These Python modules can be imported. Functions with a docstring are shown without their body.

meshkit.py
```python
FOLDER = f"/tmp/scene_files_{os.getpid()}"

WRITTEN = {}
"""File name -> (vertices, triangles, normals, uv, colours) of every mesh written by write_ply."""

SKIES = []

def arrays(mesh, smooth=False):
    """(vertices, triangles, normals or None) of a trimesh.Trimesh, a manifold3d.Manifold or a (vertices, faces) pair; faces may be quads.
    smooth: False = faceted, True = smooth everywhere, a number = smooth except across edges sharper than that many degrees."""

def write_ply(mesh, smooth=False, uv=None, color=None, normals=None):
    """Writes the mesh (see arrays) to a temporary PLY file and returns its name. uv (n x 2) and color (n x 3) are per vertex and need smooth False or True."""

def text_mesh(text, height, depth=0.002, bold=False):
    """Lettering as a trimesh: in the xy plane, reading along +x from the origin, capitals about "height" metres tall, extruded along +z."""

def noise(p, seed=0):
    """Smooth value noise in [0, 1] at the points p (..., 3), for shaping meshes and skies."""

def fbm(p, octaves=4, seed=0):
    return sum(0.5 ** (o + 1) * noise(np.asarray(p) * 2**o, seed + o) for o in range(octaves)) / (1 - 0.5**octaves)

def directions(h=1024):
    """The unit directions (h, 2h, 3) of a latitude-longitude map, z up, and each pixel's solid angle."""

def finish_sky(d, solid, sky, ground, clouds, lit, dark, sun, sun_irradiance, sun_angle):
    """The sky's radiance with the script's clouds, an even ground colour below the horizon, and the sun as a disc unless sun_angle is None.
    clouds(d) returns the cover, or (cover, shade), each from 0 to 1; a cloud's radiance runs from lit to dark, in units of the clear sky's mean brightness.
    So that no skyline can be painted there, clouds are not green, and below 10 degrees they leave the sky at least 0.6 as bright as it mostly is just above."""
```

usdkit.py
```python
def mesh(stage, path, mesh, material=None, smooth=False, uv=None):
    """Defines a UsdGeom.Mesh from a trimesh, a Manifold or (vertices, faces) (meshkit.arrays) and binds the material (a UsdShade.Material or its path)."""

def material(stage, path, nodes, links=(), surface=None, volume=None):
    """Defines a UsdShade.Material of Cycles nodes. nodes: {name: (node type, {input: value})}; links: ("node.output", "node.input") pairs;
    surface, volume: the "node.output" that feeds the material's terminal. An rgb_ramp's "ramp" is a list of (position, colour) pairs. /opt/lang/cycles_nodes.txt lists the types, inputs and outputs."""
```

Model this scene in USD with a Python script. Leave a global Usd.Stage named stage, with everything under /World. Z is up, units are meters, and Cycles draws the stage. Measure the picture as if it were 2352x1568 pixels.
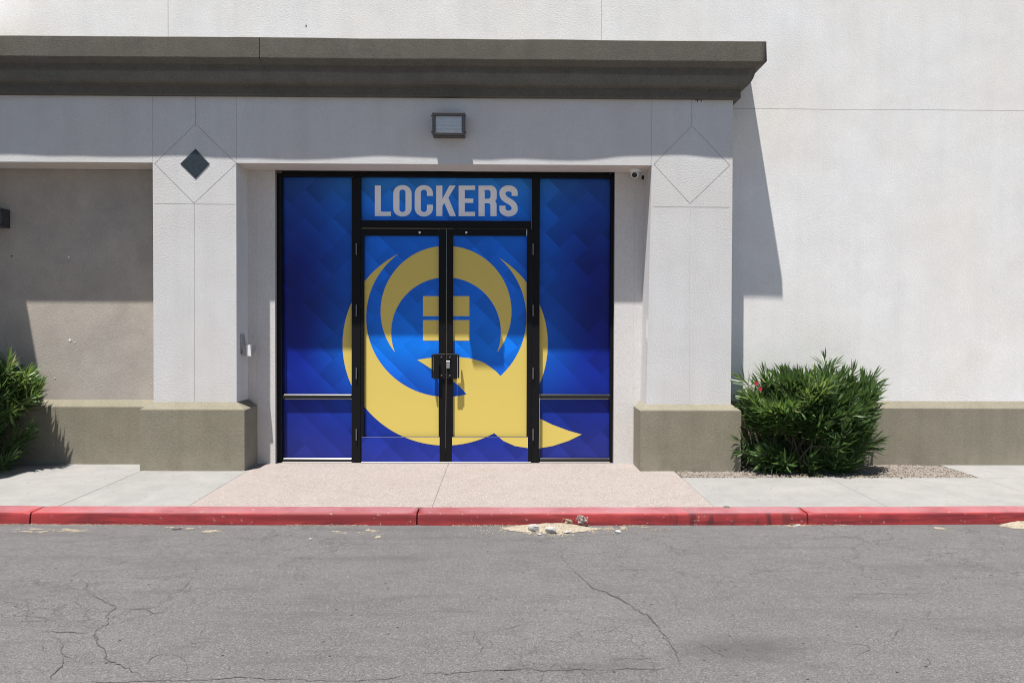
import math, numpy as np, trimesh, usdkit, meshkit
from pxr import Usd, UsdGeom, UsdLux, UsdShade, Gf, Sdf
from shapely.geometry import Polygon, LineString, box as sbox, Point
from shapely import affinity
from shapely.ops import unary_union

stage = Usd.Stage.CreateInMemory()
UsdGeom.SetStageUpAxis(stage, UsdGeom.Tokens.z)
UsdGeom.SetStageMetersPerUnit(stage, 1.0)
world = UsdGeom.Xform.Define(stage, '/World')
stage.SetDefaultPrim(world.GetPrim())
UsdGeom.Scope.Define(stage, '/World/Looks')

# ------------------------------------------------------------------ camera, sky, sun, exposure
# x right, y into the building (y = 0 is the front face of the pillars), z up from the road at the kerb
EXPOSURE = 0.84
SUN_INTENSITY, SKY_STRENGTH = 1.25, 0.05
EYE = np.array([0.0, -7.63, 1.521])
FPX, WPX, HPX = 1750.0, 2352.0, 1568.0
YAW, PITCH, ROLL = math.radians(0.69), math.radians(-0.85), math.radians(0.18)
fwd = np.array([math.sin(YAW) * math.cos(PITCH), math.cos(YAW) * math.cos(PITCH), math.sin(PITCH)])
rgt0 = np.array([math.cos(YAW), -math.sin(YAW), 0.0]); up0 = np.cross(rgt0, fwd)
rgt = rgt0 * math.cos(ROLL) + up0 * math.sin(ROLL)
upv = np.cross(rgt, fwd)
cam = UsdGeom.Camera.Define(stage, '/World/camera')
M4 = Gf.Matrix4d(*[float(v) for r in ((*rgt, 0), (*upv, 0), (*(-fwd), 0), (*EYE, 1)) for v in r])
cam.AddTransformOp().Set(M4)
cam.CreateHorizontalApertureAttr(36.0); cam.CreateVerticalApertureAttr(36.0 * 682 / 1024)
cam.CreateFocalLengthAttr(36.0 * FPX / WPX)
cam.CreateClippingRangeAttr(Gf.Vec2f(0.05, 2000))
cam.CreateExposureAttr(EXPOSURE)

SUN = np.array([-0.675, -1.0, 4.0]); SUN /= np.linalg.norm(SUN)
sky_mat = usdkit.material(stage, '/World/Looks/sky', {
    's': ('sky_texture', {'sky_type': 'single_scattering', 'sun_disc': False, 'sun_elevation': float(math.asin(SUN[2])),
                          'sun_rotation': float(math.atan2(SUN[0], SUN[1])), 'altitude': 300.0, 'air_density': 1.0, 'aerosol_density': 0.7, 'ozone_density': 1.0}),
    'b': ('background_shader', {'strength': SKY_STRENGTH})}, [('s.color', 'b.color')], surface='b.background')
dome = UsdLux.DomeLight.Define(stage, '/World/sky')
UsdShade.MaterialBindingAPI.Apply(dome.GetPrim()).Bind(sky_mat)
dome.GetPrim().SetCustomDataByKey('kind', 'structure')
sun = UsdLux.DistantLight.Define(stage, '/World/sun')
zx = SUN; xx = np.cross([0, 1, 0], zx); xx /= np.linalg.norm(xx); yx = np.cross(zx, xx)
sun.AddTransformOp().Set(Gf.Matrix4d(*[float(v) for r in ((*xx, 0), (*yx, 0), (*zx, 0), (0, 0, 20, 1)) for v in r]))
sun.CreateAngleAttr(0.53); sun.CreateNormalizeAttr(True); sun.CreateIntensityAttr(SUN_INTENSITY)
sun.CreateColorAttr(Gf.Vec3f(1.0, 0.965, 0.915))

# ------------------------------------------------------------------ helpers
def P(px, py, y):
    "world point on the plane y = const that was measured at photo position px, py (2352 x 1568)"
    d = fwd + rgt * (px - WPX / 2) / FPX - upv * (py - HPX / 2) / FPX
    return EYE + d * (y - EYE[1]) / d[1]
def G(px, py, z):
    d = fwd + rgt * (px - WPX / 2) / FPX - upv * (py - HPX / 2) / FPX
    return EYE + d * (z - EYE[2]) / d[2]
def PX(px, y, py=780): return float(P(px, py, y)[0])
def PZ(py, y, px=1155): return float(P(px, py, y)[2])

used = {}
def path_for(name, parent):
    base = parent.GetPath().pathString if parent else '/World'
    k = used.get((base, name), -1) + 1; used[(base, name)] = k
    return f'{base}/{name}' if k == 0 else f'{base}/{name}_{k:03d}'
def keys(p, **kw):
    for k, v in kw.items():
        if v is not None: p.SetCustomDataByKey(k, v)
    return p
def obj(name, mesh, mat, parent=None, smooth=False, **kw):
    m = usdkit.mesh(stage, path_for(name, parent), mesh, mat, smooth)
    return keys(m.GetPrim(), **kw)
def thing(name, label, category, loc=(0, 0, 0), group=None):
    x = UsdGeom.Xform.Define(stage, path_for(name, None))
    if any(loc): x.AddTranslateOp().Set(Gf.Vec3d(*map(float, loc)))
    return keys(x.GetPrim(), label=label, category=category, group=group)
def cat(ms): return trimesh.util.concatenate(ms)
def hull(pts): return trimesh.convex.convex_hull(np.asarray(pts, float))
def cbox(x0, x1, y0, y1, z0, z1, b=0.002):
    "box with chamfered edges"
    pts = []
    for sx, (x, ix) in ((0, (x0, b)), (1, (x1, -b))):
        for y, iy in ((y0, b), (y1, -b)):
            for z, iz in ((z0, b), (z1, -b)):
                pts += [(x, y + iy, z + iz), (x + ix, y, z + iz), (x + ix, y + iy, z)]
    return hull(pts)
def polys(g): return [p for p in getattr(g, 'geoms', [g]) if isinstance(p, Polygon) and p.area > 1e-7]
def ext(poly, y0, y1):
    "shapely polygon in x, z extruded along y from y0 (front) to y1"
    ms = []
    for g in polys(poly):
        m = trimesh.creation.extrude_polygon(g, y1 - y0, engine='earcut')
        v = m.vertices; m.vertices = np.stack([v[:, 0], y0 + v[:, 2], v[:, 1]], 1); m.invert(); ms.append(m)
    return cat(ms)
def px_poly(pts, y): return Polygon([(P(a, b, y)[0], P(a, b, y)[2]) for a, b in pts])
def map_poly(g, y):
    out = []
    for q in polys(g):
        f = lambda ring: [(P(a, b, y)[0], P(a, b, y)[2]) for a, b in ring.coords]
        out.append(Polygon(f(q.exterior), [f(r) for r in q.interiors]))
    return unary_union(out)
def cyl(a, b, r, n=12, r2=None):
    a, b = np.asarray(a, float), np.asarray(b, float); d = b - a; L = np.linalg.norm(d); d /= L
    u = np.cross(d, [0, 0, 1] if abs(d[2]) < .9 else [1, 0, 0]); u /= np.linalg.norm(u); w = np.cross(d, u)
    t = np.arange(n) * 2 * np.pi / n; c = np.cos(t)[:, None] * u + np.sin(t)[:, None] * w
    return hull(np.vstack([a + c * r, b + c * (r if r2 is None else r2)]))
def tube(pts, r0, r1=None, n=6):
    "tapered tube along a polyline"
    pts = np.asarray(pts, float); r1 = r0 if r1 is None else r1; m = len(pts); V = []
    for i, p in enumerate(pts):
        d = pts[min(i + 1, m - 1)] - pts[max(i - 1, 0)]; d /= np.linalg.norm(d)
        u = np.cross(d, [0.31, 0.9, 0.2]); u /= np.linalg.norm(u); w = np.cross(d, u)
        t = np.arange(n) * 2 * np.pi / n; r = r0 + (r1 - r0) * i / (m - 1)
        V.append(p + r * (np.cos(t)[:, None] * u + np.sin(t)[:, None] * w))
    F = []
    for i in range(m - 1):
        for k in range(n):
            a, b = i * n + k, i * n + (k + 1) % n
            F += [(a, b, b + n), (a, b + n, a + n)]
    for k in range(1, n - 1): F += [(0, k + 1, k), ((m - 1) * n, (m - 1) * n + k, (m - 1) * n + k + 1)]
    return trimesh.Trimesh(np.vstack(V), F, process=False)
def smoothstep(a, b, x):
    t = np.clip((np.asarray(x, float) - a) / (b - a), 0, 1); return t * t * (3 - 2 * t)

# ------------------------------------------------------------------ materials
def mat(name, nodes, links, surface='p.BSDF'): return usdkit.material(stage, '/World/Looks/' + name, nodes, links, surface)
def plain(name, rgb, rough=0.5, metal=0.0, spec=0.5, coat=0.0):
    return mat(name, {'p': ('principled_bsdf', {'base_color': rgb, 'roughness': rough, 'metallic': metal, 'specular_ior_level': spec, 'coat_weight': coat})}, [])
def grainy(name, rgb, grain=95.0, contrast=0.10, blotch=0.05, bump=0.35, dist=0.004, rough=0.9, tint=None, specks=None, bscale=0.9, streak=0.0, splash=None):
    "mineral surface: fine grain in colour and relief over slow blotches; optional second tint and pale or dark specks"
    rgb = np.array(rgb, float); tint = rgb * np.array([1.02, 0.99, 0.95]) if tint is None else np.array(tint, float)
    n = {'g': ('geometry', {}),
         'b1': ('noise_texture', {'scale': bscale, 'detail': 5.0, 'roughness': 0.6}),
         'b2': ('noise_texture', {'scale': bscale * 3.7, 'detail': 4.0, 'roughness': 0.65}),
         'f': ('noise_texture', {'scale': grain, 'detail': 3.0, 'roughness': 0.65}),
         'm1': ('map_range', {'from_min': 0.35, 'from_max': 0.65, 'to_min': 0.0, 'to_max': 1.0, 'clamp': True}),
         'c': ('mix', {'mix_type': 'mix', 'color1': rgb, 'color2': tint}),
         'v1': ('map_range', {'from_min': 0.3, 'from_max': 0.7, 'to_min': 1 - blotch, 'to_max': 1 + blotch}),
         'v2': ('map_range', {'from_min': 0.3, 'from_max': 0.7, 'to_min': 1 - contrast, 'to_max': 1 + contrast}),
         'vm': ('math', {'math_type': 'multiply'}),
         'h': ('hsv', {'hue': 0.5, 'saturation': 1.0, 'fac': 1.0}),
         'bp': ('bump', {'strength': bump, 'distance': dist}),
         'p': ('principled_bsdf', {'roughness': rough, 'specular_ior_level': 0.2})}
    l = [('g.position', k + '.vector') for k in ('b1', 'b2', 'f')] + [
        ('b1.fac', 'm1.value'), ('m1.result', 'c.fac'), ('b2.fac', 'v1.value'), ('f.fac', 'v2.value'),
        ('v1.result', 'vm.value1'), ('v2.result', 'vm.value2'), ('c.color', 'h.color'), ('vm.value', 'h.value'),
        ('f.fac', 'bp.height'), ('bp.normal', 'p.normal')]
    last = 'h.color'
    if streak:   # faint vertical rain streaks
        n['ms'] = ('mapping', {'scale': (7.0, 7.0, 0.45)}); n['ns'] = ('noise_texture', {'scale': 1.0, 'detail': 4.0, 'roughness': 0.6})
        n['vs'] = ('map_range', {'from_min': 0.45, 'from_max': 0.75, 'to_min': 1.0, 'to_max': 1.0 - streak, 'clamp': True})
        n['hs'] = ('hsv', {'hue': 0.5, 'saturation': 1.0, 'fac': 1.0})
        l += [('g.position', 'ms.vector'), ('ms.vector', 'ns.vector'), ('ns.fac', 'vs.value'), (last, 'hs.color'), ('vs.result', 'hs.value')]
        last = 'hs.color'
    if splash:
        n['zs'] = ('separate_xyz', {}); n['zr'] = ('map_range', {'from_min': 0.10, 'from_max': 0.34, 'to_min': 0.75, 'to_max': 0.0, 'clamp': True}); n['zn'] = ('noise_texture', {'scale': 5.5, 'detail': 5.0, 'roughness': 0.68})
        n['zq'] = ('map_range', {'from_min': 0.40, 'from_max': 0.62, 'clamp': True}); n['zk'] = ('math', {'math_type': 'multiply'}); n['zx'] = ('mix', {'mix_type': 'mix', 'color2': splash})
        l += [('g.position', 'zs.vector'), ('zs.z', 'zr.value'), ('g.position', 'zn.vector'), ('zn.fac', 'zq.value'), ('zr.result', 'zk.value1'), ('zq.result', 'zk.value2'), ('zk.value', 'zx.fac'), (last, 'zx.color1')]
        last = 'zx.color'
    for i, (sc, lo, hi, col) in enumerate(specks or []):
        n[f's{i}'] = ('voronoi_texture', {'scale': sc}); n[f'sc{i}'] = ('separate_color', {})
        n[f'sr{i}'] = ('map_range', {'from_min': lo, 'from_max': hi, 'to_min': 0.0, 'to_max': 1.0, 'clamp': True})
        n[f'sx{i}'] = ('mix', {'mix_type': 'mix', 'color2': col})
        l += [('g.position', f's{i}.vector'), (f's{i}.color', f'sc{i}.color'), (f'sc{i}.r', f'sr{i}.value'), (f'sr{i}.result', f'sx{i}.fac'), (last, f'sx{i}.color1')]
        last = f'sx{i}.color'
    l.append((last, 'p.base_color'))
    return mat(name, n, l)

WALL = grainy('pale_stucco', (0.745, 0.745, 0.745), grain=75, contrast=0.07, blotch=0.045, bump=0.42, dist=0.006, tint=(0.735, 0.712, 0.672), streak=0.045, bscale=0.7)
PILLAR = grainy('grey_white_stucco', (0.615, 0.615, 0.615), grain=75, contrast=0.09, blotch=0.035, bump=0.6, dist=0.006, streak=0.05, tint=(0.60, 0.582, 0.56))
REVEAL = grainy('warm_white_stucco', (0.60, 0.585, 0.575), grain=75, contrast=0.10, blotch=0.03, bump=0.34, dist=0.006)
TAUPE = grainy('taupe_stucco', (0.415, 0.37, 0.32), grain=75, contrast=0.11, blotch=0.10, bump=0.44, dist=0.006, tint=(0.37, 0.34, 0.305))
OLIVE = grainy('olive_brown_stucco', (0.240, 0.219, 0.170), grain=75, contrast=0.13, blotch=0.07, bump=0.46, dist=0.006, tint=(0.225, 0.205, 0.152), splash=(0.30, 0.27, 0.215), streak=0.10)
CORNICE = grainy('weathered_brown_stucco', (0.116, 0.106, 0.086), grain=70, contrast=0.18, blotch=0.10, bump=0.42, dist=0.007, tint=(0.112, 0.104, 0.090), bscale=1.6, streak=0.08)
GROOVE = plain('joint_grey', (0.26, 0.255, 0.25), 0.9, spec=0.1)
CONCRETE = grainy('broom_concrete', (0.252, 0.243, 0.233), grain=160, contrast=0.05, blotch=0.09, bump=0.12, dist=0.002, tint=(0.228, 0.226, 0.218), bscale=1.3,
                  specks=[(110, 0.985, 0.995, (0.30, 0.295, 0.285)), (60, 0.994, 0.999, (0.13, 0.12, 0.11))])
PINK = grainy('pink_exposed_aggregate', (0.258, 0.222, 0.206), grain=150, contrast=0.10, blotch=0.08, bump=0.5, dist=0.004, tint=(0.262, 0.232, 0.214), bscale=1.4,
              specks=[(140, 0.70, 0.84, (0.305, 0.275, 0.26)), (145, 0.80, 0.90, (0.20, 0.155, 0.138)), (110, 0.95, 0.97, (0.36, 0.335, 0.315))])
SOIL = grainy('dry_soil', (0.20, 0.165, 0.125), grain=60, contrast=0.25, blotch=0.15, bump=0.6, dist=0.01)
SAND = grainy('pale_sand', (0.275, 0.240, 0.185), grain=260, contrast=0.26, blotch=0.10, bump=0.5, dist=0.003, bscale=9,
              specks=[(150, 0.88, 0.92, (0.13, 0.11, 0.09)), (140, 0.92, 0.95, (0.42, 0.38, 0.33))])

def road_material():
    n = {'g': ('geometry', {}),
         'b1': ('noise_texture', {'scale': 0.55, 'detail': 6.0, 'roughness': 0.62}),
         'b2': ('noise_texture', {'scale': 4.5, 'detail': 5.0, 'roughness': 0.7}),
         'f': ('noise_texture', {'scale': 180.0, 'detail': 2.5, 'roughness': 0.7}),
         'c': ('rgb_ramp', {'ramp': [(0.3, (0.100, 0.0965, 0.0965)), (0.55, (0.112, 0.108, 0.108)), (0.75, (0.119, 0.114, 0.113))]}),
         'v1': ('map_range', {'from_min': 0.3, 'from_max': 0.7, 'to_min': 0.93, 'to_max': 1.06}),
         'v2': ('map_range', {'from_min': 0.25, 'from_max': 0.75, 'to_min': 0.64, 'to_max': 1.36}),
         'vm': ('math', {'math_type': 'multiply'}), 'h': ('hsv', {'hue': 0.5, 'saturation': 1.0, 'fac': 1.0}),
         # pale and dark stones in the mix
         's0': ('voronoi_texture', {'scale': 160.0}), 'a0': ('separate_color', {}), 'r0': ('map_range', {'from_min': 0.78, 'from_max': 0.92, 'to_max': 0.6, 'clamp': True}), 'x0': ('mix', {'color2': (0.20, 0.19, 0.185)}),
         's1': ('voronoi_texture', {'scale': 150.0}), 'a1': ('separate_color', {}), 'r1': ('map_range', {'from_min': 0.76, 'from_max': 0.90, 'to_max': 0.65, 'clamp': True}), 'x1': ('mix', {'color2': (0.062, 0.059, 0.058)}),
         's2': ('voronoi_texture', {'scale': 30.0}), 'a2': ('separate_color', {}), 'r2': ('map_range', {'from_min': 0.972, 'from_max': 0.980, 'clamp': True}),
         'd2': ('map_range', {'from_min': 0.15, 'from_max': 0.30, 'to_min': 1.0, 'to_max': 0.0, 'clamp': True}), 'e2': ('math', {'math_type': 'multiply'}), 'x2': ('mix', {'color2': (0.02, 0.019, 0.018)}),
         # hairline cracking, stronger in patches
         'dn': ('noise_texture', {'scale': 2.2, 'detail': 5.0, 'roughness': 0.65}), 'dm': ('mix', {'mix_type': 'add', 'fac': 0.8}),
         'vk': ('voronoi_texture', {'scale': 1.7, 'feature': 'distance_to_edge'}),
         'kr': ('map_range', {'from_min': 0.0, 'from_max': 0.013, 'to_min': 0.7, 'to_max': 0.0, 'clamp': True}),
         'km': ('noise_texture', {'scale': 0.45, 'detail': 3.0}), 'kq': ('map_range', {'from_min': 0.40, 'from_max': 0.52, 'clamp': True}), 'kk': ('math', {'math_type': 'multiply'}),
         'x3': ('mix', {'color2': (0.058, 0.055, 0.054)}),
         # long soft tyre-worn dark bands, running along the road
         'mp': ('mapping', {'scale': (0.6, 3.2, 1.0)}), 'st': ('noise_texture', {'scale': 1.0, 'detail': 5.0, 'roughness': 0.62}),
         'sr': ('map_range', {'from_min': 0.52, 'from_max': 0.80, 'to_min': 0.0, 'to_max': 0.55, 'clamp': True}), 'x4': ('mix', {'color2': (0.06, 0.056, 0.054)}),
         'mq': ('mapping', {'scale': (2.2, 8.0, 1.0)}), 'sq': ('noise_texture', {'scale': 1.0, 'detail': 6.0, 'roughness': 0.68}), 'sk': ('map_range', {'from_min': 0.53, 'from_max': 0.74, 'to_min': 0.0, 'to_max': 0.6, 'clamp': True}), 'x6': ('mix', {'color2': (0.066, 0.063, 0.062)}),
         # one oil stain
         'om': ('mapping', {'mapping_type': 'point', 'location': (-STAIN[0] / 0.42, -STAIN[1] / 0.20, 0.0), 'scale': (1 / 0.42, 1 / 0.20, 0.0)}),
         'ol': ('gradient_texture', {'gradient_type': 'spherical'}), 'on': ('math', {'math_type': 'multiply'}), 'or': ('map_range', {'from_min': 0.02, 'from_max': 0.32, 'to_min': 0.0, 'to_max': 0.5, 'clamp': True}),
         'x5': ('mix', {'color2': (0.055, 0.052, 0.051)}),
         'ba': ('math', {'math_type': 'multiply_add', 'value2': -1.6}),
         'bp': ('bump', {'strength': 0.55, 'distance': 0.004}),
         'p': ('principled_bsdf', {'roughness': 0.88, 'specular_ior_level': 0.25})}
    l = [('g.position', k + '.vector') for k in ('b1', 'b2', 'f', 's0', 's1', 's2', 'dn', 'km', 'mp', 'om')] + [
        ('b1.fac', 'c.fac'), ('b2.fac', 'v1.value'), ('f.fac', 'v2.value'), ('v1.result', 'vm.value1'), ('v2.result', 'vm.value2'),
        ('c.color', 'h.color'), ('vm.value', 'h.value'),
        ('s0.color', 'a0.color'), ('a0.r', 'r0.value'), ('r0.result', 'x0.fac'), ('h.color', 'x0.color1'),
        ('s1.color', 'a1.color'), ('a1.g', 'r1.value'), ('r1.result', 'x1.fac'), ('x0.color', 'x1.color1'),
        ('s2.color', 'a2.color'), ('a2.r', 'r2.value'), ('s2.distance', 'd2.value'), ('r2.result', 'e2.value1'), ('d2.result', 'e2.value2'), ('e2.value', 'x2.fac'), ('x1.color', 'x2.color1'),
        ('g.position', 'dm.color1'), ('dn.color', 'dm.color2'), ('dm.color', 'vk.vector'), ('vk.distance', 'kr.value'),
        ('km.fac', 'kq.value'), ('kr.result', 'kk.value1'), ('kq.result', 'kk.value2'), ('kk.value', 'x3.fac'), ('x2.color', 'x3.color1'),
        ('mp.vector', 'st.vector'), ('st.fac', 'sr.value'), ('sr.result', 'x4.fac'), ('x3.color', 'x4.color1'),
        ('om.vector', 'ol.vector'), ('ol.fac', 'on.value1'), ('b2.fac', 'on.value2'), ('on.value', 'or.value'), ('or.result', 'x5.fac'), ('g.position', 'mq.vector'), ('mq.vector', 'sq.vector'), ('sq.fac', 'sk.value'), ('sk.result', 'x6.fac'), ('x4.color', 'x6.color1'), ('x6.color', 'x5.color1'),
        ('kk.value', 'ba.value1'), ('f.fac', 'ba.value3'), ('ba.value', 'bp.height'), ('bp.normal', 'p.normal'), ('x5.color', 'p.base_color')]
    return mat('worn_asphalt', n, l)
STAIN = G(1700, 1492, 0.0)
ROAD = road_material()
CRACK = grainy('crack_dirt', (0.074, 0.071, 0.069), grain=120, contrast=0.4, blotch=0.2, bump=0.3, dist=0.003)
FAINT = grainy('faint_crack_dirt', (0.087, 0.084, 0.082), grain=120, contrast=0.3, blotch=0.2, bump=0.3, dist=0.003)

def kerb_material():
    n = {'g': ('geometry', {}), 'sp': ('separate_xyz', {}),
         'b': ('noise_texture', {'scale': 6.0, 'detail': 6.0, 'roughness': 0.7}), 'f': ('noise_texture', {'scale': 90.0, 'detail': 3.0, 'roughness': 0.6}),
         'mp': ('mapping', {'scale': (1.2, 1.0, 14.0)}), 'ns': ('noise_texture', {'scale': 1.6, 'detail': 6.0, 'roughness': 0.68}),
         'c': ('rgb_ramp', {'ramp': [(0.3, (0.24, 0.026, 0.029)), (0.5, (0.31, 0.033, 0.035)), (0.7, (0.335, 0.046, 0.045))]}),
         'sr': ('map_range', {'from_min': 0.45, 'from_max': 0.62, 'to_min': 0.0, 'to_max': 0.95, 'clamp': True}), 'sp': ('separate_xyz', {}), 'tz': ('map_range', {'from_min': 0.090, 'from_max': 0.0955, 'to_min': 0.0, 'to_max': 1.0, 'clamp': True}), 'tn': ('noise_texture', {'scale': 1.3, 'detail': 5.0, 'roughness': 0.7}), 'tr': ('map_range', {'from_min': 0.36, 'from_max': 0.62, 'to_min': 0.35, 'to_max': 1.0, 'clamp': True}), 'tk': ('math', {'math_type': 'multiply'}), 'xt': ('mix', {'color2': (0.29, 0.135, 0.15)}),
         'x': ('mix', {'color2': (0.155, 0.020, 0.024)}),
         # rubber marks on the face
         'm2': ('mapping', {'scale': (13.0, 1.0, 2.5)}), 'n2': ('noise_texture', {'scale': 1.0, 'detail': 3.0, 'roughness': 0.5}),
         'r2': ('map_range', {'from_min': 0.53, 'from_max': 0.62, 'to_min': 0.0, 'to_max': 0.85, 'clamp': True}),
         'm3': ('math', {'math_type': 'subtract', 'value2': 1.75}), 'm3a': ('math', {'math_type': 'absolute'}), 'r3': ('map_range', {'from_min': 0.75, 'from_max': 0.35, 'clamp': True}),
         'dw': ('map_range', {'range_type': 'smoothstep', 'from_min': -2.15, 'from_max': -1.5, 'clamp': True}), 'dv': ('map_range', {'range_type': 'smoothstep', 'from_min': -0.1, 'from_max': 0.5, 'to_min': 1.0, 'to_max': 0.0, 'clamp': True}), 'dz': ('map_range', {'from_min': 0.022, 'from_max': 0.045, 'clamp': True}), 'd1': ('math', {'math_type': 'multiply'}), 'd2': ('math', {'math_type': 'multiply'}), 'd3': ('math', {'math_type': 'multiply', 'value2': 0.9}), 'xd': ('mix', {'color2': (0.18, 0.022, 0.024)}), 'k3': ('math', {'math_type': 'multiply'}),
         'x2': ('mix', {'color2': (0.085, 0.02, 0.022)}),
         # chips down to the concrete
         'ch': ('noise_texture', {'scale': 22.0, 'detail': 5.0, 'roughness': 0.7}), 'cr': ('map_range', {'from_min': 0.645, 'from_max': 0.675, 'clamp': True}), 'x3': ('mix', {'color2': (0.33, 0.27, 0.25)}),
         'bp': ('bump', {'strength': 0.35, 'distance': 0.006}), 'p': ('principled_bsdf', {'roughness': 0.62, 'specular_ior_level': 0.35})}
    l = [('g.position', k + '.vector') for k in ('b', 'f', 'mp', 'm2', 'ch', 'sp')] + [
        ('b.fac', 'c.fac'), ('mp.vector', 'ns.vector'), ('ns.fac', 'sr.value'), ('sr.result', 'x.fac'), ('c.color', 'x.color1'),
        ('m2.vector', 'n2.vector'), ('n2.fac', 'r2.value'), ('sp.x', 'm3.value1'), ('m3.value', 'm3a.value1'), ('m3a.value', 'r3.value'), ('sp.x', 'dw.value'), ('sp.x', 'dv.value'), ('sp.z', 'dz.value'), ('dw.result', 'd1.value1'), ('dv.result', 'd1.value2'), ('d1.value', 'd2.value1'), ('dz.result', 'd2.value2'), ('d2.value', 'd3.value1'), ('d3.value', 'xd.fac'), ('x.color', 'xd.color1'), ('r2.result', 'k3.value1'), ('r3.result', 'k3.value2'), ('k3.value', 'x2.fac'), ('xd.color', 'x2.color1'),
        ('ch.fac', 'cr.value'), ('cr.result', 'x3.fac'), ('x2.color', 'xt.color1'), ('sp.z', 'tz.value'), ('tz.result', 'tk.value1'), ('g.position', 'tn.vector'), ('tn.fac', 'tr.value'), ('tr.result', 'tk.value2'), ('tk.value', 'xt.fac'), ('xt.color', 'x3.color1'), ('x3.color', 'p.base_color'), ('f.fac', 'bp.height'), ('bp.normal', 'p.normal')]
    return mat('red_kerb_paint', n, l)
KERB = kerb_material()

BLACK = plain('black_anodised_metal', (0.006, 0.006, 0.007), 0.5, spec=0.16)
RAIL = plain('black_rail_metal', (0.010, 0.010, 0.011), 0.27, spec=0.6)
BLACK_SATIN = plain('black_hardware', (0.008, 0.008, 0.009), 0.45, spec=0.2)
STEEL = plain('brushed_steel', (0.55, 0.55, 0.55), 0.35, metal=1.0)
HINGE = plain('grey_hinge_metal', (0.20, 0.20, 0.20), 0.4, metal=0.6)
ALU = plain('aluminium_threshold', (0.26, 0.25, 0.24), 0.5, metal=0.4)
WHITE_PLASTIC = plain('white_plastic', (0.75, 0.75, 0.76), 0.35)
WHITE_METAL = plain('white_painted_metal', (0.72, 0.71, 0.70), 0.4)
GREY_METAL = plain('grey_metal', (0.33, 0.32, 0.31), 0.45)
LENS_BLACK = plain('black_lens', (0.008, 0.008, 0.010), 0.12)
BRONZE = plain('dark_bronze_metal', (0.024, 0.022, 0.024), 0.30, spec=0.7)
YELLOW = plain('yellow_vinyl', (0.68, 0.525, 0.125), 0.42, spec=0.28)
WHITE_PRINT = plain('white_vinyl', (0.88, 0.89, 0.94), 0.42, spec=0.3)

def tile_material():
    n = {'g': ('geometry', {}), 'f': ('noise_texture', {'scale': 40.0, 'detail': 5.0, 'roughness': 0.7}),
         'c': ('rgb_ramp', {'ramp': [(0.3, (0.018, 0.025, 0.030)), (0.7, (0.036, 0.046, 0.052))]}),
         'p': ('principled_bsdf', {'roughness': 0.25})}
    return mat('dark_green_tile', n, [('g.position', 'f.vector'), ('f.fac', 'c.fac'), ('c.color', 'p.base_color')])
TILE = tile_material()

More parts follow.
